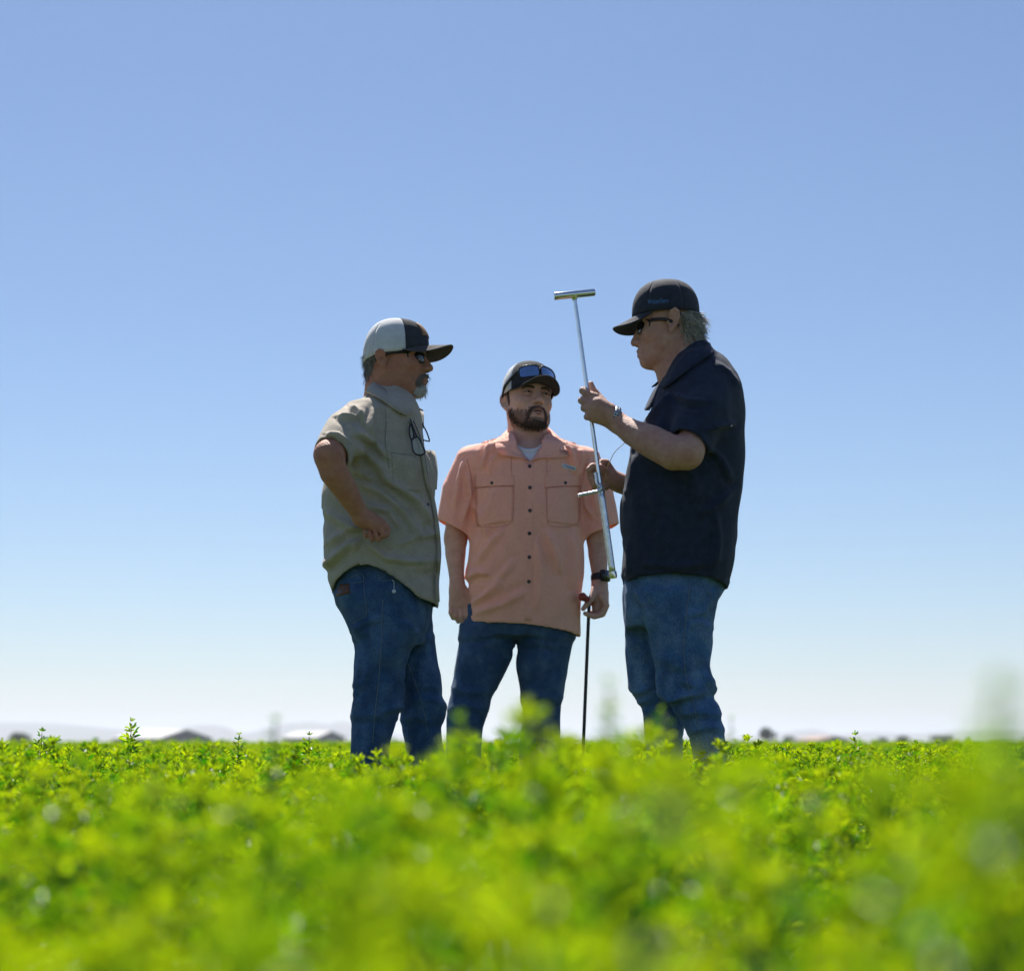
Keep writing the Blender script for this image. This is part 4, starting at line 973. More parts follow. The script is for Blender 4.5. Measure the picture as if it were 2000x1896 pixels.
legC2 = [(1160, 1219, 1372, .09, .085), (1207, 1219, 1365, .09, .085), (1259, 1222, 1350, .089, .085), (1305, 1224, 1345, .087, .085), (1339, 1225, 1340, .085, .085), (1355, 1231, 1338, .084, .085), (1371, 1242, 1340, .083, .085), (1393, 1256, 1340, .08, .085), (1430, 1262, 1335, .077, .085), (1480, 1265, 1332, .075, .085), (1680, 1268, 1335, .076, .085)]
jfC = jeans_field(Cc, hipC, [legC1, legC2])
fjC = [([(1258, 1184), (1246, 1168), (1240, 1155)], 6, .005), ([(1282, 1352), (1310, 1366), (1345, 1356), (1396, 1345)], 7, .009), ([(1300, 1370), (1335, 1362), (1378, 1358)], 6, .006), ([(1330, 1330), (1360, 1340), (1396, 1330)], 7, .006), ([(1372, 1312), (1386, 1330), (1398, 1352)], 6, .006), ([(1390, 1172), (1375, 1195), (1345, 1200)], 7, .006), ([(1388, 1225), (1370, 1215), (1350, 1218)], 6, .004),
       ([(1262, 1190), (1272, 1240), (1280, 1300)], 5, .004), ([(1228, 1345), (1245, 1352), (1270, 1345)], 7, .006), ([(1245, 1372), (1270, 1366)], 6, .005), ([(1330, 1396), (1362, 1390), (1405, 1394)], 7, .006), ([(1345, 1432), (1380, 1420), (1412, 1424)], 7, .005), ([(1290, 1280), (1320, 1300), (1350, 1300)], 10, .004)]
fjC = [(a_, b_, c_ * .45) for a_, b_, c_ in fjC]
jeansC = garment(Cc, 'jeans', jfC, fjC, [(14, -.0050, (.45, 1, .9)), (10, .005, (1, 1, .7)), (26, .0032, (1, 1, .45)), (60, .0010, (1, 1, .5))], DENIM_C)
jC = bvh_of(jeansC)
lo = np.array([Cc.x(1120), Cc.D - .36, .02]); hi = np.array([Cc.x(1462), Cc.D + .36, 1.80])
bf = body_field(Cc, hC, None, [(Cc.D - .36, Cc.D + .13)], [(Cc.z(985), 1.8), (Cc.z(980), Cc.z(740), .0035)], lo, hi)
bf.put(*hC.bounds(), hC.d, 0.)
bf.chain(np.vstack([hC.w([(-.022, 0, -.055)]), Cc.pp([(1338, 705, 0), (1350, 740, 0), (1350, 800, 0)])]), [.052, .064, .074, .09], .03)
bf.chain(np.vstack([hC.w([(.045, 0, -.095)]), hC.w([(.01, 0, -.095)]), Cc.pp([(1315, 730, 0)])]), [.026, .040, .052], .03)
g, l0, h0 = Cc.loft(rowsC[3:-3], n=2.2, grow=-.035); bf.put(l0, h0, g, .02)
bf.chain(Cc.pp([(1384, 778, -.15), (1344, 884, -.292)]), [.052, .045], .02)
bf.chain(Cc.pp([(1340, 886, -.292), (1316, 885, -.285), (1272, 862, -.24), (1236, 845, -.20), (1206, 825, -.165)]), [.0465, .0500, .0475, .0385, .029], .015)
bf.chain(Cc.pp([(1384, 778, .15), (1345, 900, .27), (1270, 950, .14), (1226, 950, .085), (1208, 942, .065)]), [.055, .047, .042, .031, .028], .015)
# near hand, closed on the rod
bf.chain(Cc.pp([(1205, 825, -.165), (1186, 808, -.168), (1165, 795, -.172)]), [.029, .034, .032], .015)
bf.chain(Cc.pp([(1190, 815, -.162), (1160, 812, -.168)]), [.027, .021], .012)
for (kx, ky), (mx, my), (ex, ey), rr in [((1156, 774), (1139, 763), (1141, 764), .0135), ((1152, 786), (1136, 782), (1140, 783), .0128), ((1151, 799), (1141, 797), (1146, 798), .0125), ((1155, 812), (1147, 814), (1152, 814), .0120)]:
    bf.chain(Cc.pp([(kx + 6, ky + 2, -.170), (kx, ky, -.170), (mx, my, -.150), (ex, ey, -.120), (ex + 12, ey + 2, -.118)]), [.015, rr, rr * .95, rr * .88, rr * .75], .003)
bf.chain(Cc.pp([(1182, 795, -.148), (1168, 776, -.128), (1157, 760, -.122), (1154, 749, -.122)]), [.019, .0145, .0115, .0085], .008)
# far hand, pinching the stalk beside the rod
bf.chain(Cc.pp([(1210, 943, .068), (1196, 936, .05), (1184, 932, .035)]), [.028, .030, .027], .012)
bf.chain(Cc.pp([(1194, 922, .04), (1184, 904, .03), (1176, 903, .01), (1170, 916, -.005)]), [.015, .0125, .0118, .0095], .006)
bf.chain(Cc.pp([(1190, 926, .03), (1172, 914, -.005), (1157, 911, -.02), (1151, 917, -.025)]), [.014, .0120, .0115, .0105], .005)
for k, (ky, ey) in enumerate([(926, 930), (936, 940), (945, 950)]):
    bf.chain(Cc.pp([(1182, ky + 4, .03), (1166, ky - 1, .005), (1153 + 4 * k, ky, -.015), (1155 + 4 * k, ey + 4, .0), (1168, ey + 6, .012)]), [.0145, .0125, .0115, .0105, .009], .003)
limbs(Cc, bf, hipC, [legC1, legC2])
finish_body(Cc, bf, SKIN_C)
boots(Cc, [(Cc.p(1400, 1678, -.09) * [1, 1, 0], Cc.p(1310, 1678, -.12) * [1, 1, 0]), (Cc.p(1302, 1678, .085) * [1, 1, 0], Cc.p(1215, 1678, .08) * [1, 1, 0])])
capC, PC = make_cap(Cc, hC, .011, .103, .088, .133, .026, .028, .028, .062, .42, .024, CAPNAVY, CAPNAVY, CAPNAVY, fmask=62)
make_shades(Cc, hC, LENSDARK, BLACKPL, wrap=15, hw=.031, hh=.0175, x0=.0985, at=(.003, 0, -.002), thick=.0034)
def hairC(x, y, z):
    ay = np.abs(y)
    back = rg(-x, .028, .055) * rg(z, -.060 - .25 * np.maximum(-x - .03, 0), -.030 - .25 * np.maximum(-x - .03, 0)) * rg(.036 - z, 0, .022)
    burn = rg(x, .008, .014) * rg(.036 - x, 0, .010) * rg(ay, .055, .063) * rg(z, -.012, .002) * .5
    lump = .35 + .65 * (.5 + .5 * np.sin(x * 150 + z * 90) * np.sin(z * 170 - y * 120))
    return np.maximum(.013 * back * lump + .008 * back * rg(-x, .05, .08), .004 * burn) - .0035
V, Q = hC.offset_mesh(hairC, (-.16, -.11, -.085), (.05, .11, .06))
hc = obj('hair', V, Q, GREYHAIR, Cc.root)
bk = lambda C, N: (hC.local(C[:, 0], C[:, 1], C[:, 2])[0] < -.026) & (hC.local(C[:, 0], C[:, 1], C[:, 2])[2] < .03)
for nn, mm, sd, rr in ((800, GREYHAIR, 11, .0013), (420, LIGHTHAIR, 13, .0011), (350, DARKHAIR, 14, .0012)):
    obj('hair_strand', *hair_strands(V, Q, nn, .028, lambda c: (.75, 0, -.70), rr, .0060, sd, 9, keep=bk, lift=.12), mm, hc)['kind'] = 'stuff'
obj('hair_strand', *hair_strands(V, Q, 160, .018, lambda c: (.45, 0, -.3), .0006, .008, 12, 8, keep=lambda C, N: bk(C, N) & (hC.local(C[:, 0], C[:, 1], C[:, 2])[0] < -.055), lift=.5), LIGHTHAIR, hc)['kind'] = 'stuff'
# collar
inn = [(1384, 670, .0), (1378, 674, -.055), (1356, 692, -.080), (1330, 714, -.082), (1308, 730, -.062), (1300, 736, -.03)]
outn = [(1391, 688, .0), (1390, 695, -.08), (1364, 713, -.125), (1333, 737, -.150), (1304, 758, -.145), (1287, 756, -.08)]
obj('collar', *strip(catmull(Cc.pp(inn), 30), catmull(on_cloth(Cc, bC, outn, .007), 30), .005), NAVY, shirtC)
inn2 = [(1384, 670, .0), (1378, 674, .055), (1350, 692, .080), (1318, 716, .080), (1300, 734, .04)]
outn2 = [(1391, 690, .0), (1388, 696, .075), (1352, 716, .115), (1310, 742, .115), (1274, 757, .06)]
obj('collar', *strip(catmull(Cc.pp(outn2), 30), catmull(Cc.pp(inn2), 30), .004), NAVY, shirtC)
obj('placket', *strip(catmull(Cc.pp([(1301, 738, -.035), (1286, 766, -.05), (1266, 800, -.06)]), 12), catmull(Cc.pp([(1298, 738, .02), (1276, 762, .02), (1258, 800, .0)]), 12), .005), NAVY, shirtC)
buttons(Cc, bC, [(1428, 831)], CLIPW, shirtC, .0028)
# jeans trim
stitch_line(Cc, jC, [(1347, 1138), (1344, 1170), (1338, 1220), (1336, 1270), (1338, 1310), (1345, 1345), (1355, 1375), (1364, 1420), (1371, 1470)], STITCH, jeansC, .0013, 60, 'side_seam')
stitch_line(Cc, jC, [(1376, 1144), (1384, 1158), (1392, 1172)], STITCH, jeansC, .0010, 12, 'back_pocket_seam')
stitch_line(Cc, jC, [(1238, 1142), (1246, 1170), (1258, 1186)], STITCH, jeansC, .0010, 12, 'front_pocket_seam')
# wristband: linked plates
wb, c, d, u, v = wrist_band(Cc, (1203, 818, -.162), (1193, 813, -.165), .0325, .020, BAND, Cc.root, 'wristband')
for i in range(22):
    t = 2 * math.pi * i / 22; rr = math.cos(t) * u + math.sin(t) * v
    for o in (-.004, .004):
        obj('link', *box(c + rr * .0352 + d * o, (.0015, .0045, .0045), np.stack([rr, np.cross(d, rr), d], 1)), BANDDARK, wb)
# ------------------------------------------------------------------ lettering
def text_mesh(txt):
    cu = bpy.data.curves.new('lettering', 'FONT'); cu.body = txt; cu.size = 1; cu.offset = .012; cu.resolution_u = 3
    o = bpy.data.objects.new('lettering', cu); COL.objects.link(o)
    dg = bpy.context.evaluated_depsgraph_get(); me = bpy.data.meshes.new_from_object(o.evaluated_get(dg))
    V = np.array([v.co[:] for v in me.vertices]); F = [tuple(p.vertices) for p in me.polygons]
    bpy.data.objects.remove(o); bpy.data.curves.remove(cu); bpy.data.meshes.remove(me)
    V -= V.min(0); V /= V[:, 0].max()
    return V, F
def letter_on(P, bvh, txt, x0, y0, x1, y1, hpx, m, parent, name, lift=.0016):
    V, F = text_mesh(txt); hh = V[:, 1].max(); out = []
    up = np.array([(y1 - y0), -(x1 - x0)], float); up /= np.linalg.norm(up)
    for u, v, _ in V:
        q = np.array([x0 + (x1 - x0) * u, y0 + (y1 - y0) * u]) + up * (v / hh * hpx)
        h, n = P.ray(bvh, q[0], q[1], lift)
        out.append(h if h is not None else out[-1])
    out = np.array(out)
    return obj(name, out, F, m, parent, smooth=False)
def bvh_all(objs):
    V = []; F = []; n = 0
    for o in objs:
        b = Vector(BASE[o]); V += [v.co + b for v in o.data.vertices]; F += [tuple(i + n for i in p.vertices) for p in o.data.polygons]; n = len(V)
    return BVHTree.FromPolygons(V, F)
letter_on(Cc, bvh_all([o for o in capC.children if o.name.startswith('crown_panel')]), 'WaterServ', 1265.5, 594.5, 1306, 591.5, 9.5, THREADBLUE, capC, 'embroidery', .0012)
letter_on(B, bvh_all([lb]), 'Columbia', 1100, 911.5, 1122.5, 917, 5, LABELB, shirtB, 'label_letters', .0008)

# ------------------------------------------------------------------ the steel soil probe held by the man on the right
pd = -.140
pr = empty('soil_probe', Cc.p(1198, 1128, pd), 'bright steel soil probe with T-handle and foot peg, held upright in the right man\'s hands', 'soil probe')
t0, t1 = Cc.p(1121, 575, pd), Cc.p(1198, 1128, pd)
ax_ = (t1 - t0) / np.linalg.norm(t1 - t0); L_ = np.linalg.norm(t1 - t0)
h0, h1 = Cc.p(1081.5, 579, pd - .012), Cc.p(1161.5, 571, pd + .012); hd_ = (h1 - h0) / np.linalg.norm(h1 - h0)
obj('handle_bar', *tube([h0, h0 + hd_ * .0015, h0 + hd_ * .003, h1 - hd_ * .003, h1 - hd_ * .0015, h1], [.0095, .0108, .0112, .0112, .0108, .0095], 20), STEEL, pr)
obj('weld_collar', *tube([t0 + ax_ * .004, t0 + ax_ * .012, t0 + ax_ * .018], [.0115, .0095, .0064], 14), STEEL, pr)
zj = .69
obj('rod', *tube([t0 + ax_ * .01, t0 + ax_ * L_ * .3, t0 + ax_ * L_ * zj], .0061, 16), STEEL, pr)
# lower sampling tube with its open side
a0, a1 = t0 + ax_ * L_ * (zj - .01), t1; u_ = np.cross(ax_, (0, 1, 0)); u_ /= np.linalg.norm(u_); v_ = np.cross(ax_, u_)
ang = np.linspace(R(10), R(300), 26) + R(35); rad = .0108
G = np.stack([c + rad * (np.cos(ang)[:, None] * u_ + np.sin(ang)[:, None] * v_) for c in (a0 + (a1 - a0) * t for t in np.linspace(0, 1, 9))])
V, F = sheet(G, .0016); obj('sampling_tube', V, F, STEELDULL, pr)
obj('tube_core', *tube([a0, a1 - ax_ * .004], .0070, 12), RODBLACK, pr)
obj('cutting_tip', *tube([a1 - ax_ * .018, a1 - ax_ * .006, a1 + ax_ * .002], [.0118, .0120, .0104], 18), STEEL, pr)
obj('tube_socket', *tube([a0 - ax_ * .012, a0, a0 + ax_ * .02], [.0062, .0102, .0112], 18), STEEL, pr)
off = np.array([-.010, -.004, 0])
pg = np.vstack([t0 + ax_ * L_ * .63 + off, t0 + ax_ * L_ * .67 + off + [.001, -.002, 0], Cc.p(1174.5, 951, pd - .012), Cc.p(1170, 957.5, pd - .014), Cc.p(1160, 961, pd - .018), Cc.p(1130, 967.5, pd - .030)])
obj('foot_peg', *tube(catmull(pg, 30), .0052, 12), STEELDULL, pr)
for q in (.45, .5):
    c = a0 + (a1 - a0) * q; n_ = np.array([.2, -1, 0.]); n_ /= np.linalg.norm(n_)
    obj('rivet', *disc(c + n_ * .0118, n_, .0014, .001, 8), RODBLACK, pr)
# ------------------------------------------------------------------ the dark probe in the middle man's hand
q0, q1 = B.p(1136.6, 1164.5, -.132), B.p(1166, 1182, .02); dq = (q1 - q0) / np.linalg.norm(q1 - q0)
foot = B.p(1132, 1600, -.06); foot[2] = 0.
dp = empty('soil_probe', foot, 'thin black rod probe with red rubber grip, in the coral-shirted man\'s left hand', 'soil probe')
obj('grip', *tube([q0 - dq * .004, q0, q0 + dq * .006, q0 + dq * .012, q0 + dq * .02, q1 - dq * .01, q1], [.008, .0135, .0155, .0150, .0122, .0122, .010], 18), RUBBER, dp)
obj('rod', *tube([q0 * .52 + q1 * .48, foot + [0, 0, .02]], .0062, 12), RODBLACK, dp)
# ------------------------------------------------------------------ reading glasses hung on the khaki shirt
hits_ = [A.ray(bA, a_, b_, 0.)[0] for a_ in (804, 810, 816, 822, 828) for b_ in (832, 845, 858, 872, 886)]
gdy = min(h_[1] for h_ in hits_ if h_ is not None) - A.D - .007                 # they hang just clear of the cloth
def gp(px, py, dy=0.): return A.p(px, py, gdy + dy)
gl = empty('reading_glasses', gp(815, 888), 'dark-framed reading glasses hanging from the khaki shirt front', 'glasses')
L1 = np.array([gp(*q) for q in [(804, 859), (806, 876), (809, 884), (815, 888), (822, 888.5), (828, 886), (829, 881), (823, 865), (815.5, 853), (809, 855)]])
lp = catmull(np.vstack([L1, L1[:1]]), 40)[:-1]
obj('rim', *tube(lp, .0026, 6, closed=True), GLASSFRAME, gl)
cen = lp.mean(0); obj('lens', np.vstack([lp, [cen]]), [(i, (i + 1) % 39, 39) for i in range(39)], SPECLENS, gl)
L2 = catmull(np.array([gp(*q) for q in [(799.5, 836, .0), (800, 848, .0), (804, 859, .0), (808, 853, .006), (806, 838, .008), (802, 829, .004), (799.5, 836, .0)]]), 30)[:-1]
obj('rim', *tube(L2, .0026, 6, closed=True), GLASSFRAME, gl)
c2 = L2.mean(0); obj('lens', np.vstack([L2, [c2]]), [(i, (i + 1) % 29, 29) for i in range(29)], SPECLENS, gl)
obj('temple', *tube(catmull([gp(815, 853), gp(811, 845, .002), gp(806, 831, .004), gp(801, 818, .010)], 12), .0025, 6), GLASSFRAME, gl)
obj('temple', *tube(catmull([gp(825, 828, .06), gp(833, 843, .03), gp(837, 854, .02), gp(839, 860, .02)], 12), .0025, 6), GLASSFRAME, gl)
obj('hinge', *tube(catmull([gp(839.5, 861, .02), gp(835, 861.5, .02), gp(826, 859, .01)], 8), [.0026] * 3 + [.002] * 5, 6), GLASSFRAME, gl)
# ------------------------------------------------------------------ small clip at the khaki man's pocket
def jp(px, py, lift=.004): return A.ray(jA, px, py, lift)[0]
k0 = jp(769, 1137); k1 = jp(768.8, 1152)
kc = empty('pocket_clip', k1, 'small pale clip hanging at the khaki man\'s jeans pocket', 'clip')
obj('strap', *tube(np.array([k0 + [-.005, 0, .006], k0, (k0 + k1) / 2, k1]), [.004, .0034, .0032, .0032], 8, flat=.45), CLIPW, kc)
obj('bead', *ball(k1 + [0, -.001, -.005], (.0066, .0030, .0066)), CLIPW, kc)
# ------------------------------------------------------------------ dry stalk between the right man's fingers
st = catmull(Cc.pp([(1221, 864, -.10), (1212, 872, -.07), (1200, 884, -.04), (1192, 900, -.018), (1184, 920, -.012), (1180, 945, -.01)]), 24)
o = obj('dry_stalk', *tube(st, np.linspace(.0009, .0014, 24), 5), STRAW, origin=st[-1])
tag(o, 'thin dry stalk between the right man\'s fingers, behind the steel probe', 'stalk')
# ------------------------------------------------------------------ the field
def leafmat(name, base, tcol, trans=.5, tint=True, rough=.38):
    m = bpy.data.materials.new(name); m.use_nodes = True; n = m.node_tree; L = n.links; n.nodes.clear()
    out = n.nodes.new('ShaderNodeOutputMaterial'); p = n.nodes.new('ShaderNodeBsdfPrincipled'); t = n.nodes.new('ShaderNodeBsdfTranslucent'); ms = n.nodes.new('ShaderNodeMixShader')
    p.inputs['Roughness'].default_value = rough; p.inputs['Specular IOR Level'].default_value = .55
    at = n.nodes.new('ShaderNodeAttribute'); at.attribute_name = 'tint'
    ai = n.nodes.new('ShaderNodeAttribute'); ai.attribute_name = 'plant_tint'; ai.attribute_type = 'INSTANCER'
    mt = n.nodes.new('ShaderNodeMath'); mt.operation = 'MULTIPLY_ADD'; mt.inputs[1].default_value = .8; mt.use_clamp = True
    L.new(at.outputs['Fac'], mt.inputs[0]); L.new(ai.outputs['Fac'], mt.inputs[2])
    def ramp(c0, c1):
        mx = n.nodes.new('ShaderNodeMixRGB'); mx.inputs[1].default_value = (*c0, 1); mx.inputs[2].default_value = (*c1, 1)
        L.new(mt.outputs[0], mx.inputs[0]); return mx.outputs[0]
    L.new(ramp(*base), p.inputs['Base Color']); L.new(ramp(*tcol), t.inputs['Color'])
    ms.inputs[0].default_value = trans; L.new(p.outputs[0], ms.inputs[1]); L.new(t.outputs[0], ms.inputs[2]); L.new(ms.outputs[0], out.inputs[0])
    return m
LEAF = leafmat('alfalfa_leaf', ((.030, .100, .006), (.075, .15, .008)), ((.035, .26, .003), (.50, .64, .004)), .56, rough=.45)
STEM = mat('alfalfa_stem', (.10, .17, .035), .5, .2, 60, spec=.4)
GROUND = mat('field_soil_and_crop', (.055, .085, .018), .95, .35, .9, .3, 12, alt=(.075, .060, .035), altscale=3., altamt=.6)
rgf = np.random.default_rng(21)
def leaflet(L, w, fold):
    """six-point folded leaflet along +x: two quads sharing the midrib"""
    V = np.array([(0, 0, 0), (L * .35, w, fold), (L * .76, w * .85, fold * .9), (L, 0, -L * .10), (L * .76, -w * .85, fold * .9), (L * .35, -w, fold)])
    return V, [(0, 3, 2, 1), (0, 5, 4, 3)]
def rotz(a): c, s = math.cos(a), math.sin(a); return np.array([(c, -s, 0), (s, c, 0), (0, 0, 1)])
def roty(a): c, s = math.cos(a), math.sin(a); return np.array([(c, 0, s), (0, 1, 0), (-s, 0, c)])
def rotx(a): c, s = math.cos(a), math.sin(a); return np.array([(1, 0, 0), (0, c, -s), (0, s, c)])
def trifoliate(L, rg):
    """three leaflets at the end of a short stalk that leaves along +x"""
    V = []; F = []; T = []; n = 0; pet = L * .55
    for k, a in enumerate((0, 1, -1)):
        v, f = leaflet(L * rg.uniform(.85, 1.1), L * rg.uniform(.135, .19), L * rg.uniform(.04, .16))
        v = v @ rotx(rg.normal(0, .35)).T @ roty(rg.uniform(-.5, .3)).T @ rotz(a * rg.uniform(.75, 1.15)).T + [pet, 0, 0]
        V.append(v); F += [tuple(i + n for i in q) for q in f]; n += 6; T += [rg.random()] * 6
    s = L * .02
    V.append(np.array([(0, s, 0), (0, -s, 0), (pet, -s * .7, 0), (pet, s * .7, 0)])); F.append((n, n + 1, n + 2, n + 3)); T += [.4] * 4
    return np.concatenate(V), F, T
def stem_geo(H, nodes, L, rg, stalk=.0016, seg=4, start=.15):
    bend = rg.normal(0, .10 * H, 2)
    pos = lambda t: np.array([bend[0] * t * t, bend[1] * t * t, H * t])
    sv, sf = tube([pos(t) for t in np.linspace(0, 1, seg)], np.linspace(stalk, stalk * .5, seg), 3, cap=False)
    V = [sv]; F = list(sf); T = [.2] * len(sv); n = len(sv); a = rg.uniform(0, 6.28)
    for i in range(nodes):
        t = start + (1 - start) * (i + .6) / nodes; a += 2.4 + rg.normal(0, .4)
        up = .55 + .70 * t ** 2 + rg.normal(0, .2); l = L * (1.05 - .35 * t) * rg.uniform(.8, 1.15)
        v, f, tt = trifoliate(l, rg); v = v @ roty(-up).T @ rotz(a).T + pos(t)
        V.append(v); F += [tuple(j + n for j in q) for q in f]; T += tt; n += len(v)
    for k in range(3):                                   # the young tuft at the tip
        v, f, tt = trifoliate(L * .55, rg); v = v @ roty(-rg.uniform(.9, 1.35)).T @ rotz(rg.uniform(0, 6.28)).T + pos(1)
        V.append(v); F += [tuple(j + n for j in q) for q in f]; T += [.5 + .5 * q for q in tt]; n += len(v)
    return np.concatenate(V), F, np.array(T)
def scatter(y0, y1, dens, margin, clump=0, spread=.05):
    """random scatter over the wedge the lens sees between two distances, with a margin at the sides; crowns of several stems"""
    ar = (y1 - y0) * (2 * margin) + .32 * (y1 ** 2 - y0 ** 2); n = int(ar * dens / max(clump, 1))
    y = rgf.uniform(y0, y1, n * 4); wmax = .32 * y1 + margin; keep = rgf.random(n * 4) < (.32 * y + margin) / wmax
    y = y[keep]; x = rgf.uniform(-1, 1, len(y)) * (.32 * y + margin); x, y = x[:n], y[:n]
    if clump:
        x = np.repeat(x, clump) + rgf.normal(0, spread, n * clump); y = np.repeat(y, clump) + rgf.normal(0, spread, n * clump)
        k = y > y0 * .95; x, y = x[k], y[k]
    return x, y
vary = lambda m, s, n: m + s * np.clip(rgf.normal(0, 1, n), -2.2, 1.7)
def canopy(x, y):
    P = np.stack([x, y, 0 * x], 1); px = MID + x / y * FPX
    h = .268 + .030 * vnoise(P, 1.1, 1) + .028 * vnoise(P, 3.1, 2)
    h -= .024 * np.exp(-((y - 2.2) / 1.1) ** 2) * (1 - np.exp(-((px - 1120) / 260) ** 2))
    h += .055 * np.exp(-((px - 1120) / 170) ** 2) * np.exp(-((y - 1.9) / .55) ** 2)        # a ranker patch before the men
    h += .045 * np.exp(-((px - 920) / 75) ** 2) * np.exp(-((y - 2.7) / .6) ** 2)
    h += (.004 + .034 * np.exp(-((px - 1040) / 150) ** 2) + .030 * np.clip((px - 1520) / 200, 0, 1)) * np.clip((1.05 - y) / .35, 0, 1)                     # tall stems close to the lens
    return h
near = [(*stem_geo(.28, nd, .029, rgf, start=.12), .28) for nd in (9, 10, 11, 12, 8, 10, 11, 9, 12, 10)]
mid = [(*stem_geo(.28, nd, .034, rgf, .002, 3, .3), .28) for nd in (6, 7, 6, 7, 6)]
far = [(*stem_geo(.28, nd, .075, rgf, .003, 2, .4), .28) for nd in (4, 5, 4)]
parts = []
x, y = scatter(.36, 1.7, 270, .8, 3, .05); k = np.hypot(x, y) > .36; x, y = x[k], y[k]
parts.append((near, x, y, canopy(x, y) * vary(1, .10, len(x))))
x, y = scatter(1.7, 3.6, 205, 1.1, 4, .06); parts.append((near, x, y, canopy(x, y) * vary(1, .105, len(x))))
x, y = scatter(3.6, 9.5, 130, 1.2, 6, .075); parts.append((near, x, y, canopy(x, y) * vary(1, .115, len(x))))
x, y = scatter(9.5, 26, 26, 1.5); parts.append((mid, x, y, canopy(x, y) * vary(1.08, .10, len(x))))
x, y = scatter(26, 90, 2.6, 4); parts.append((far, x, y, canopy(x, y) * vary(1.12, .10, len(x))))
plants = bpy.data.collections.new('alfalfa_plants')          # the stems the crop is made of; not in the scene themselves
first = []; k_ = 0
for var in (near, mid, far):
    first.append(k_)
    for V, F, T, h0 in var:
        m_ = make_mesh('alfalfa_stem', V, F, False); a_ = m_.attributes.new('tint', 'FLOAT', 'POINT'); a_.data.foreach_set('value', np.asarray(T, np.float32)); m_.materials.append(LEAF)
        plants.objects.link(bpy.data.objects.new('alfalfa_stem_%03d' % k_, m_)); k_ += 1
PX = np.concatenate([q[1] for q in parts]); PY = np.concatenate([q[2] for q in parts]); PH = np.concatenate([q[3] for q in parts]); n_ = len(PX)
ids = np.concatenate([rgf.integers(0, len(q[0]), len(q[1])) + first[[near, mid, far].index(q[0])] for q in parts])
rot = np.stack([rgf.normal(0, .10, n_), rgf.normal(0, .10, n_), rgf.uniform(0, 2 * math.pi, n_)], 1)
sz = PH / .28; sx = np.clip(sz, .75, 1.3); scl = np.stack([sx, sx, sz], 1)
me = bpy.data.meshes.new('alfalfa'); me.vertices.add(n_); me.vertices.foreach_set('co', np.stack([PX, PY, 0 * PX], 1).astype(np.float32).ravel())
for nm, ty, val in (('variant', 'INT', ids.astype(np.int32)), ('plant_rot', 'FLOAT_VECTOR', rot.astype(np.float32)), ('plant_scale', 'FLOAT_VECTOR', scl.astype(np.float32)), ('plant_tint', 'FLOAT', rgf.normal(.13, .24, n_).astype(np.float32))):
    a_ = me.attributes.new(nm, ty, 'POINT'); a_.data.foreach_set('vector' if ty == 'FLOAT_VECTOR' else 'value', val.ravel())
me.update(); al = bpy.data.objects.new('alfalfa', me); add(al)
ng = bpy.data.node_groups.new('alfalfa_crop', 'GeometryNodeTree')
ng.interface.new_socket('Geometry', in_out='INPUT', socket_type='NodeSocketGeometry'); ng.interface.new_socket('Geometry', in_out='OUTPUT', socket_type='NodeSocketGeometry')
gi = ng.nodes.new('NodeGroupInput'); go = ng.nodes.new('NodeGroupOutput'); ci = ng.nodes.new('GeometryNodeCollectionInfo'); ip = ng.nodes.new('GeometryNodeInstanceOnPoints')
ci.inputs['Collection'].default_value = plants; ci.inputs['Separate Children'].default_value = True; ci.inputs['Reset Children'].default_value = True
def named(nm, ty):
    q = ng.nodes.new('GeometryNodeInputNamedAttribute'); q.data_type = ty; q.inputs['Name'].default_value = nm; return q.outputs['Attribute']
ip.inputs['Pick Instance'].default_value = True
ng.links.new(gi.outputs[0], ip.inputs['Points']); ng.links.new(ci.outputs[0], ip.inputs['Instance']); ng.links.new(named('variant', 'INT'), ip.inputs['Instance Index'])
er = ng.nodes.new('FunctionNodeEulerToRotation'); ng.links.new(named('plant_rot', 'FLOAT_VECTOR'), er.inputs[0]); ng.links.new(er.outputs[0], ip.inputs['Rotation'])
ng.links.new(named('plant_scale', 'FLOAT_VECTOR'), ip.inputs['Scale']); ng.links.new(ip.outputs[0], go.inputs[0])
md = al.modifiers.new('crop', 'NODES'); md.node_group = ng
tag(al, 'dense bright green alfalfa crop covering the field', 'alfalfa', kind='stuff')
# ground: one sheet to the horizon
S_ = 14000
o = obj('ground', [(-S_, -60, 0), (S_, -60, 0), (S_, S_, 0), (-S_, S_, 0)], [(0, 1, 2, 3)], GROUND); tag(o, kind='structure')

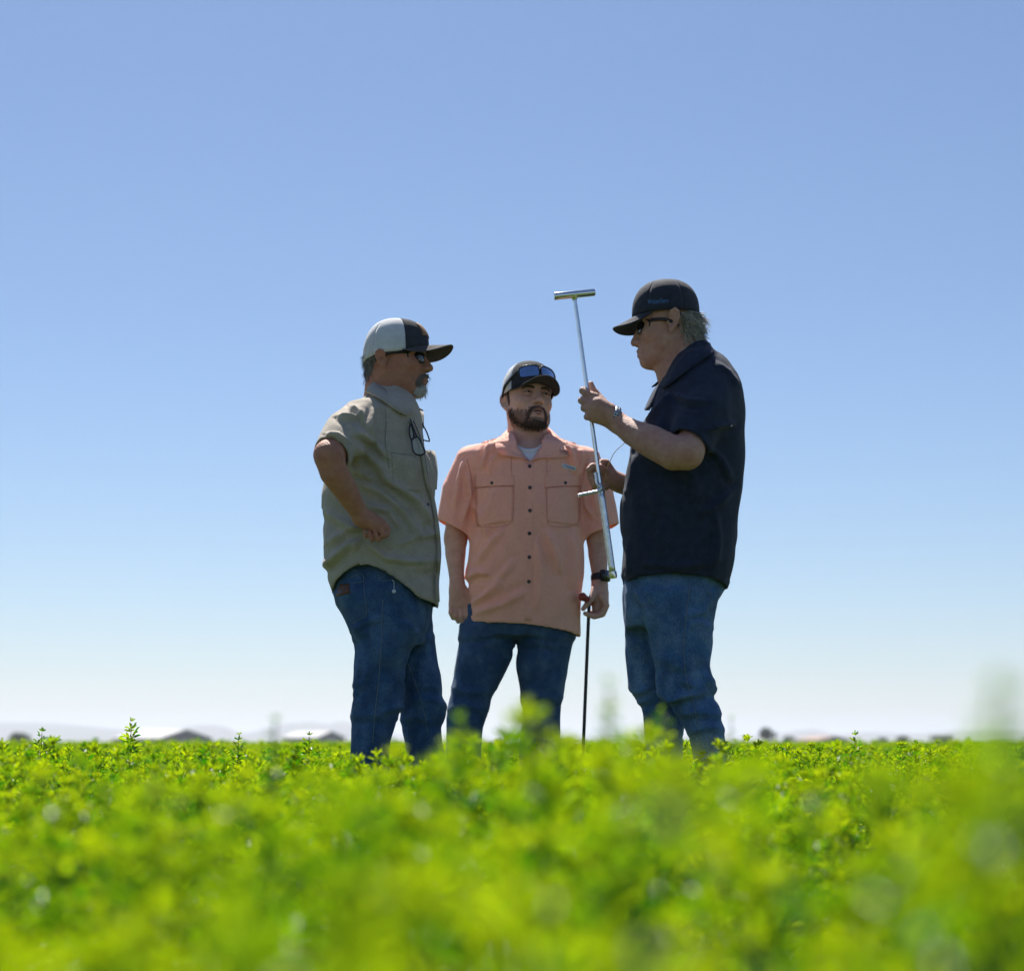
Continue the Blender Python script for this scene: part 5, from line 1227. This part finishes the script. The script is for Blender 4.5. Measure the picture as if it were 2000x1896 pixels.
# ------------------------------------------------------------------ single stalks that stand out of the crop
leafdata = []
for q in range(5):
    v, f, t = trifoliate(.027, rgf); m_ = make_mesh('leaf', v, np.array(f), False); a_ = m_.attributes.new('tint', 'FLOAT', 'POINT'); a_.data.foreach_set('value', np.array(t, np.float32)); m_.materials.append(LEAF); leafdata.append(m_)
def sprig(bx, tx, ty, D, label, n=11, sc=1., start=.35, stalk=.0024, dy=0.):
    b = np.array([(bx - MID) * D / FPX, D, 0.]); t = np.array([(tx - MID) * (D + dy) / FPX, D + dy, HC + (HORIZON - ty) * (D + dy) / FPX])
    r = empty('alfalfa_sprig', b, label, 'plant', 'alfalfa stalks standing out of the crop')
    mid_ = (b + t) / 2 + np.array([(t[0] - b[0]) * .15 - .006, 0, .01]); path = catmull([b, mid_, t], 14)
    obj('stem', *tube(path, np.linspace(stalk, stalk * .5, 14), 6), STEM, r)
    a = rgf.uniform(0, 6.28)
    for i in range(n):
        u = start + (1 - start) * (i + .5) / n if i < n - 2 else 1.; q = u * 13; p = path[int(q)] * (1 - q % 1) + path[min(13, int(q) + 1)] * (q % 1); a += 2.4 + rgf.normal(0, .3)
        o = bpy.data.objects.new('leaf', leafdata[int(rgf.integers(5))]); add(o, r); o.location = p - b
        o.rotation_euler = (rgf.normal(0, .2), -(.45 + .5 * u ** 3 + (.35 if u == 1 else 0) + rgf.normal(0, .15)), a); k = sc * (1.15 - .65 * ((u - start) / (1 - start)) ** 2) * rgf.uniform(.85, 1.1); o.scale = (k, k, k)
sprig(66, 82, 1432, 5.5, 'tall sharp alfalfa stalk near the left edge of the field', 20, 1.0, .6)
sprig(252, 257, 1413, 5.7, 'tallest sharp alfalfa sprig, in front of the pale barn roof', 16, 1.15, .68)
sprig(466, 466, 1438, 5.3, 'slim sharp alfalfa tip right of the barn gable', 14, .9, .72)
sprig(606, 604, 1439, 5.2, 'short alfalfa tip left of the khaki man\'s leg', 14, .9, .72)
sprig(1684, 1670, 1440, 5.2, 'leafy sharp alfalfa stalk standing right of the men', 16, 1.05, .6)
sprig(536, 537, 1415, 1.9, 'blurred dark alfalfa stalk left of the khaki man', 22, .62, .55, .0030)
sprig(1205, 1190, 1345, 1.45, 'tall blurred alfalfa stalk in front of the steel probe', 26, .58, .60, .0028)
sprig(1304, 1293, 1392, 2.2, 'blurred bright alfalfa tip before the right man\'s shins', 10, .5, .86)
sprig(1432, 1429, 1405, 2.5, 'thin blurred stalk just right of the right man\'s leg', 12, .35, .72, .0014)
sprig(1960, 1945, 1368, .72, 'very blurred tall stalk at the right edge', 15, .6, .72, .0022)
sprig(1990, 1982, 1395, .66, 'very blurred lower stalk in the right corner of the crop line', 16, .7, .7, .0022)
sprig(905, 900, 1425, 1.7, 'blurred bright alfalfa tip before the coral-shirted man\'s leg', 20, .95, .7)
# ------------------------------------------------------------------ far things on the horizon
def at(px, py, D): return np.array([(px - MID) * D / FPX, D, HC + (HORIZON - py) * D / FPX])
ROOF = mat('pale_metal_roof', (.60, .59, .58), .6, .1, .2, spec=.3); ROOFB = mat('rust_brown_roof', (.30, .19, .14), .7, .2, .2)
WALLD = mat('weathered_barn_wall', (.10, .095, .10), .9, .25, .3); WALLL = mat('grey_shed_wall', (.30, .29, .33), .9, .15, .3)
def barn(xl, xp, xr, ytop, ye, D, label, length, roof, wall):
    """gable end facing us at xp..xr, the long roof running back to the left"""
    gl_, gr_ = at(xp, ye, D), at(xr, ye, D); w = gr_[0] - gl_[0]; pk_ = (at(0, ytop, D))[2]; ez = gl_[2]
    b = empty('barn', ((gl_[0] + gr_[0]) / 2, D, 0), label, 'barn', 'farm sheds on the horizon')
    bx, by = gl_[0] - (at(xp, 0, D)[0] - at(xl, 0, D)[0]), D + length; mx = (gl_[0] + gr_[0]) / 2
    V = np.array([(gl_[0], D, 0), (gr_[0], D, 0), (gr_[0], D, ez), (mx, D, pk_), (gl_[0], D, ez), (bx, by, 0), (bx + w, by, 0), (bx + w, by, ez), (bx + w / 2, by, pk_), (bx, by, ez)])
    obj('wall', V, [(0, 1, 2, 3, 4), (6, 5, 9, 8, 7), (5, 0, 4, 9), (1, 6, 7, 2)], wall, b, False)
    e = np.array([0, -.8, .12]); f = np.array([0, .8, .12]); o_ = .7
    for sgn, E0, E1 in ((-1, V[4], V[9]), (1, V[2], V[7])):
        q = np.array([V[3] + e, E0 + e + [sgn * o_, 0, -.25], E1 + f + [sgn * o_, 0, -.25], V[8] + f]); q2 = q + [0, 0, .22]
        F = [(0, 1, 2, 3), (7, 6, 5, 4), (0, 4, 5, 1), (1, 5, 6, 2), (2, 6, 7, 3), (3, 7, 4, 0)]
        obj('roof', np.vstack([q, q2]), F, roof, b, False)
    dz = ez * .75
    obj('door', *box(((gl_[0] + gr_[0]) / 2, D - .1, dz / 2), (w * .35, .15, dz)), WALLL, b, False)
    for k in range(3):
        obj('window', *box((gl_[0] + w * (.12 + .38 * k), D - .08, ez * .62), (w * .08, .12, ez * .3)), WALLL, b, False)
barn(196, 316, 414, 1425, 1441, 700, 'pale-roofed barn with dark gable on the left horizon', 22, ROOF, WALLD)
barn(540, 622, 674, 1428, 1440, 820, 'pale-roofed shed on the horizon beside the khaki man\'s legs', 20, ROOF, WALLD)
barn(1572, 1600, 1660, 1438, 1445, 760, 'low brown-roofed shed on the right horizon', 25, ROOFB, WALLD)
obj_ = None
BUSH = leafmat('far_foliage', ((.035, .055, .020), (.055, .075, .025)), ((.06, .10, .02), (.09, .13, .02)), .25, rough=.6)
BARK = mat('bark', (.09, .07, .05), .9, .3, 5)
def bush(px, py, half, D, label, seed):
    rg_ = np.random.default_rng(seed); c = at(px, py, D); hw = half * D / FPX; top = c[2]; b = empty('tree', (c[0], D, 0), label, 'tree', 'trees and bushes along the horizon')
    obj('trunk', *tube([(c[0], D, 0), (c[0] + .1 * hw, D, top * .4), (c[0] - .05 * hw, D, top * .8)], [hw * .09, hw * .07, hw * .03], 7), BARK, b)
    lob = [(rg_.uniform(-.6, .6) * hw, rg_.uniform(-.5, .5) * hw, top * rg_.uniform(.35, .75), rg_.uniform(.35, .6) * hw) for _ in range(7)] + [(0, 0, top - hw * .45, hw * .45)]
    V = []; F = []; T = []; n = 0
    for lx, ly, lz, lr in lob:
        for _ in range(170):
            d = rg_.normal(0, 1, 3); d /= np.linalg.norm(d); p = np.array([c[0] + lx, D + ly, lz]) + d * lr * rg_.uniform(.6, 1.05) * [1, 1, .85]
            p[2] = min(max(p[2], .1), top)
            a_, b_ = rg_.normal(0, 1, 3), rg_.normal(0, 1, 3); a_ /= np.linalg.norm(a_); b_ = np.cross(a_, b_); b_ /= np.linalg.norm(b_); s_ = hw * rg_.uniform(.05, .11)
            V += [p - a_ * s_, p + b_ * s_ * .6, p + a_ * s_, p - b_ * s_ * .6]; F.append((n, n + 1, n + 2, n + 3)); n += 4; T += [rg_.random()] * 4
    o = obj('crown', np.array(V), np.array(F), BUSH, b, False); at_ = o.data.attributes.new('tint', 'FLOAT', 'POINT'); at_.data.foreach_set('value', np.array(T, np.float32))
bush(37, 1431, 24, 480, 'round dark bush at the far left of the horizon', 1)
bush(1498, 1419, 22, 560, 'round dark tree on the horizon right of the right man', 2)
bush(1542, 1437, 13, 540, 'small bush just right of the round horizon tree', 3)
bush(1722, 1440, 13, 620, 'low dark bush right of the brown-roofed shed', 4)
bush(1766, 1437, 16, 620, 'wider low bush, second right of the brown-roofed shed', 5)
bush(1842, 1437, 22, 650, 'low hazy bush on the horizon near the right edge', 6)
# hills: three ridges with real depth
HILL = mat('dry_hillside', (.13, .12, .10), .95, .3, .004, alt=(.10, .11, .07), altscale=.002)
def ridge(pts, D, depth, seed):
    P = catmull(np.array([(a, b, 0) for a, b in pts]), 90); x = (P[:, 0] - MID) * D / FPX
    z = HC + (HORIZON - P[:, 1]) * D / FPX; z = np.maximum(z + vnoise(np.stack([x, 0 * x, 0 * x], 1), .004, seed) * 6 * D / 6000, 2.)
    rows_ = []
    for t, hgt in ((-1, -.02), (-.65, .35), (-.3, .8), (0, 1.), (.5, .7), (1, -.02)):
        j = vnoise(np.stack([x, 0 * x + t * 50, 0 * x], 1), .003, seed + 1)
        rows_.append(np.stack([x * (1 + t * depth / D), D + t * depth + j * depth * .1, z * hgt * (1 + .15 * j * (t != 0))], 1))
    V = np.concatenate(rows_); F = [f[::-1] for f in grid_faces(6, 90)]
    o = obj('hills', V, F, HILL); tag(o, kind='structure')
ridge([(-500, 1424), (-200, 1412), (40, 1409), (150, 1413), (260, 1424), (330, 1422), (400, 1416), (440, 1421), (480, 1434), (540, 1418), (600, 1411), (640, 1414), (670, 1408), (720, 1420), (800, 1436), (900, 1440), (1000, 1438)], 6200, 900, 3)
ridge([(950, 1441), (1100, 1438), (1300, 1437), (1480, 1436), (1560, 1425), (1600, 1424), (1640, 1434), (1700, 1430), (1800, 1432), (1880, 1426), (2000, 1428), (2300, 1420), (2600, 1430)], 6600, 900, 5)
# ------------------------------------------------------------------ the hazy air over the plain
hz = bpy.data.materials.new('hazy_air'); hz.use_nodes = True; n_ = hz.node_tree; n_.nodes.clear()
vo = n_.nodes.new('ShaderNodeOutputMaterial'); pv = n_.nodes.new('ShaderNodeVolumePrincipled'); pv.inputs['Color'].default_value = (.84, .89, .98, 1); pv.inputs['Density'].default_value = .00018; pv.inputs['Anisotropy'].default_value = .3
n_.links.new(pv.outputs[0], vo.inputs['Volume'])
o = obj('haze', *box((0, 4970, 54), (31000, 20060, 110)), hz, smooth=False); tag(o, 'thin pale haze lying over the whole plain', 'haze', kind='stuff')
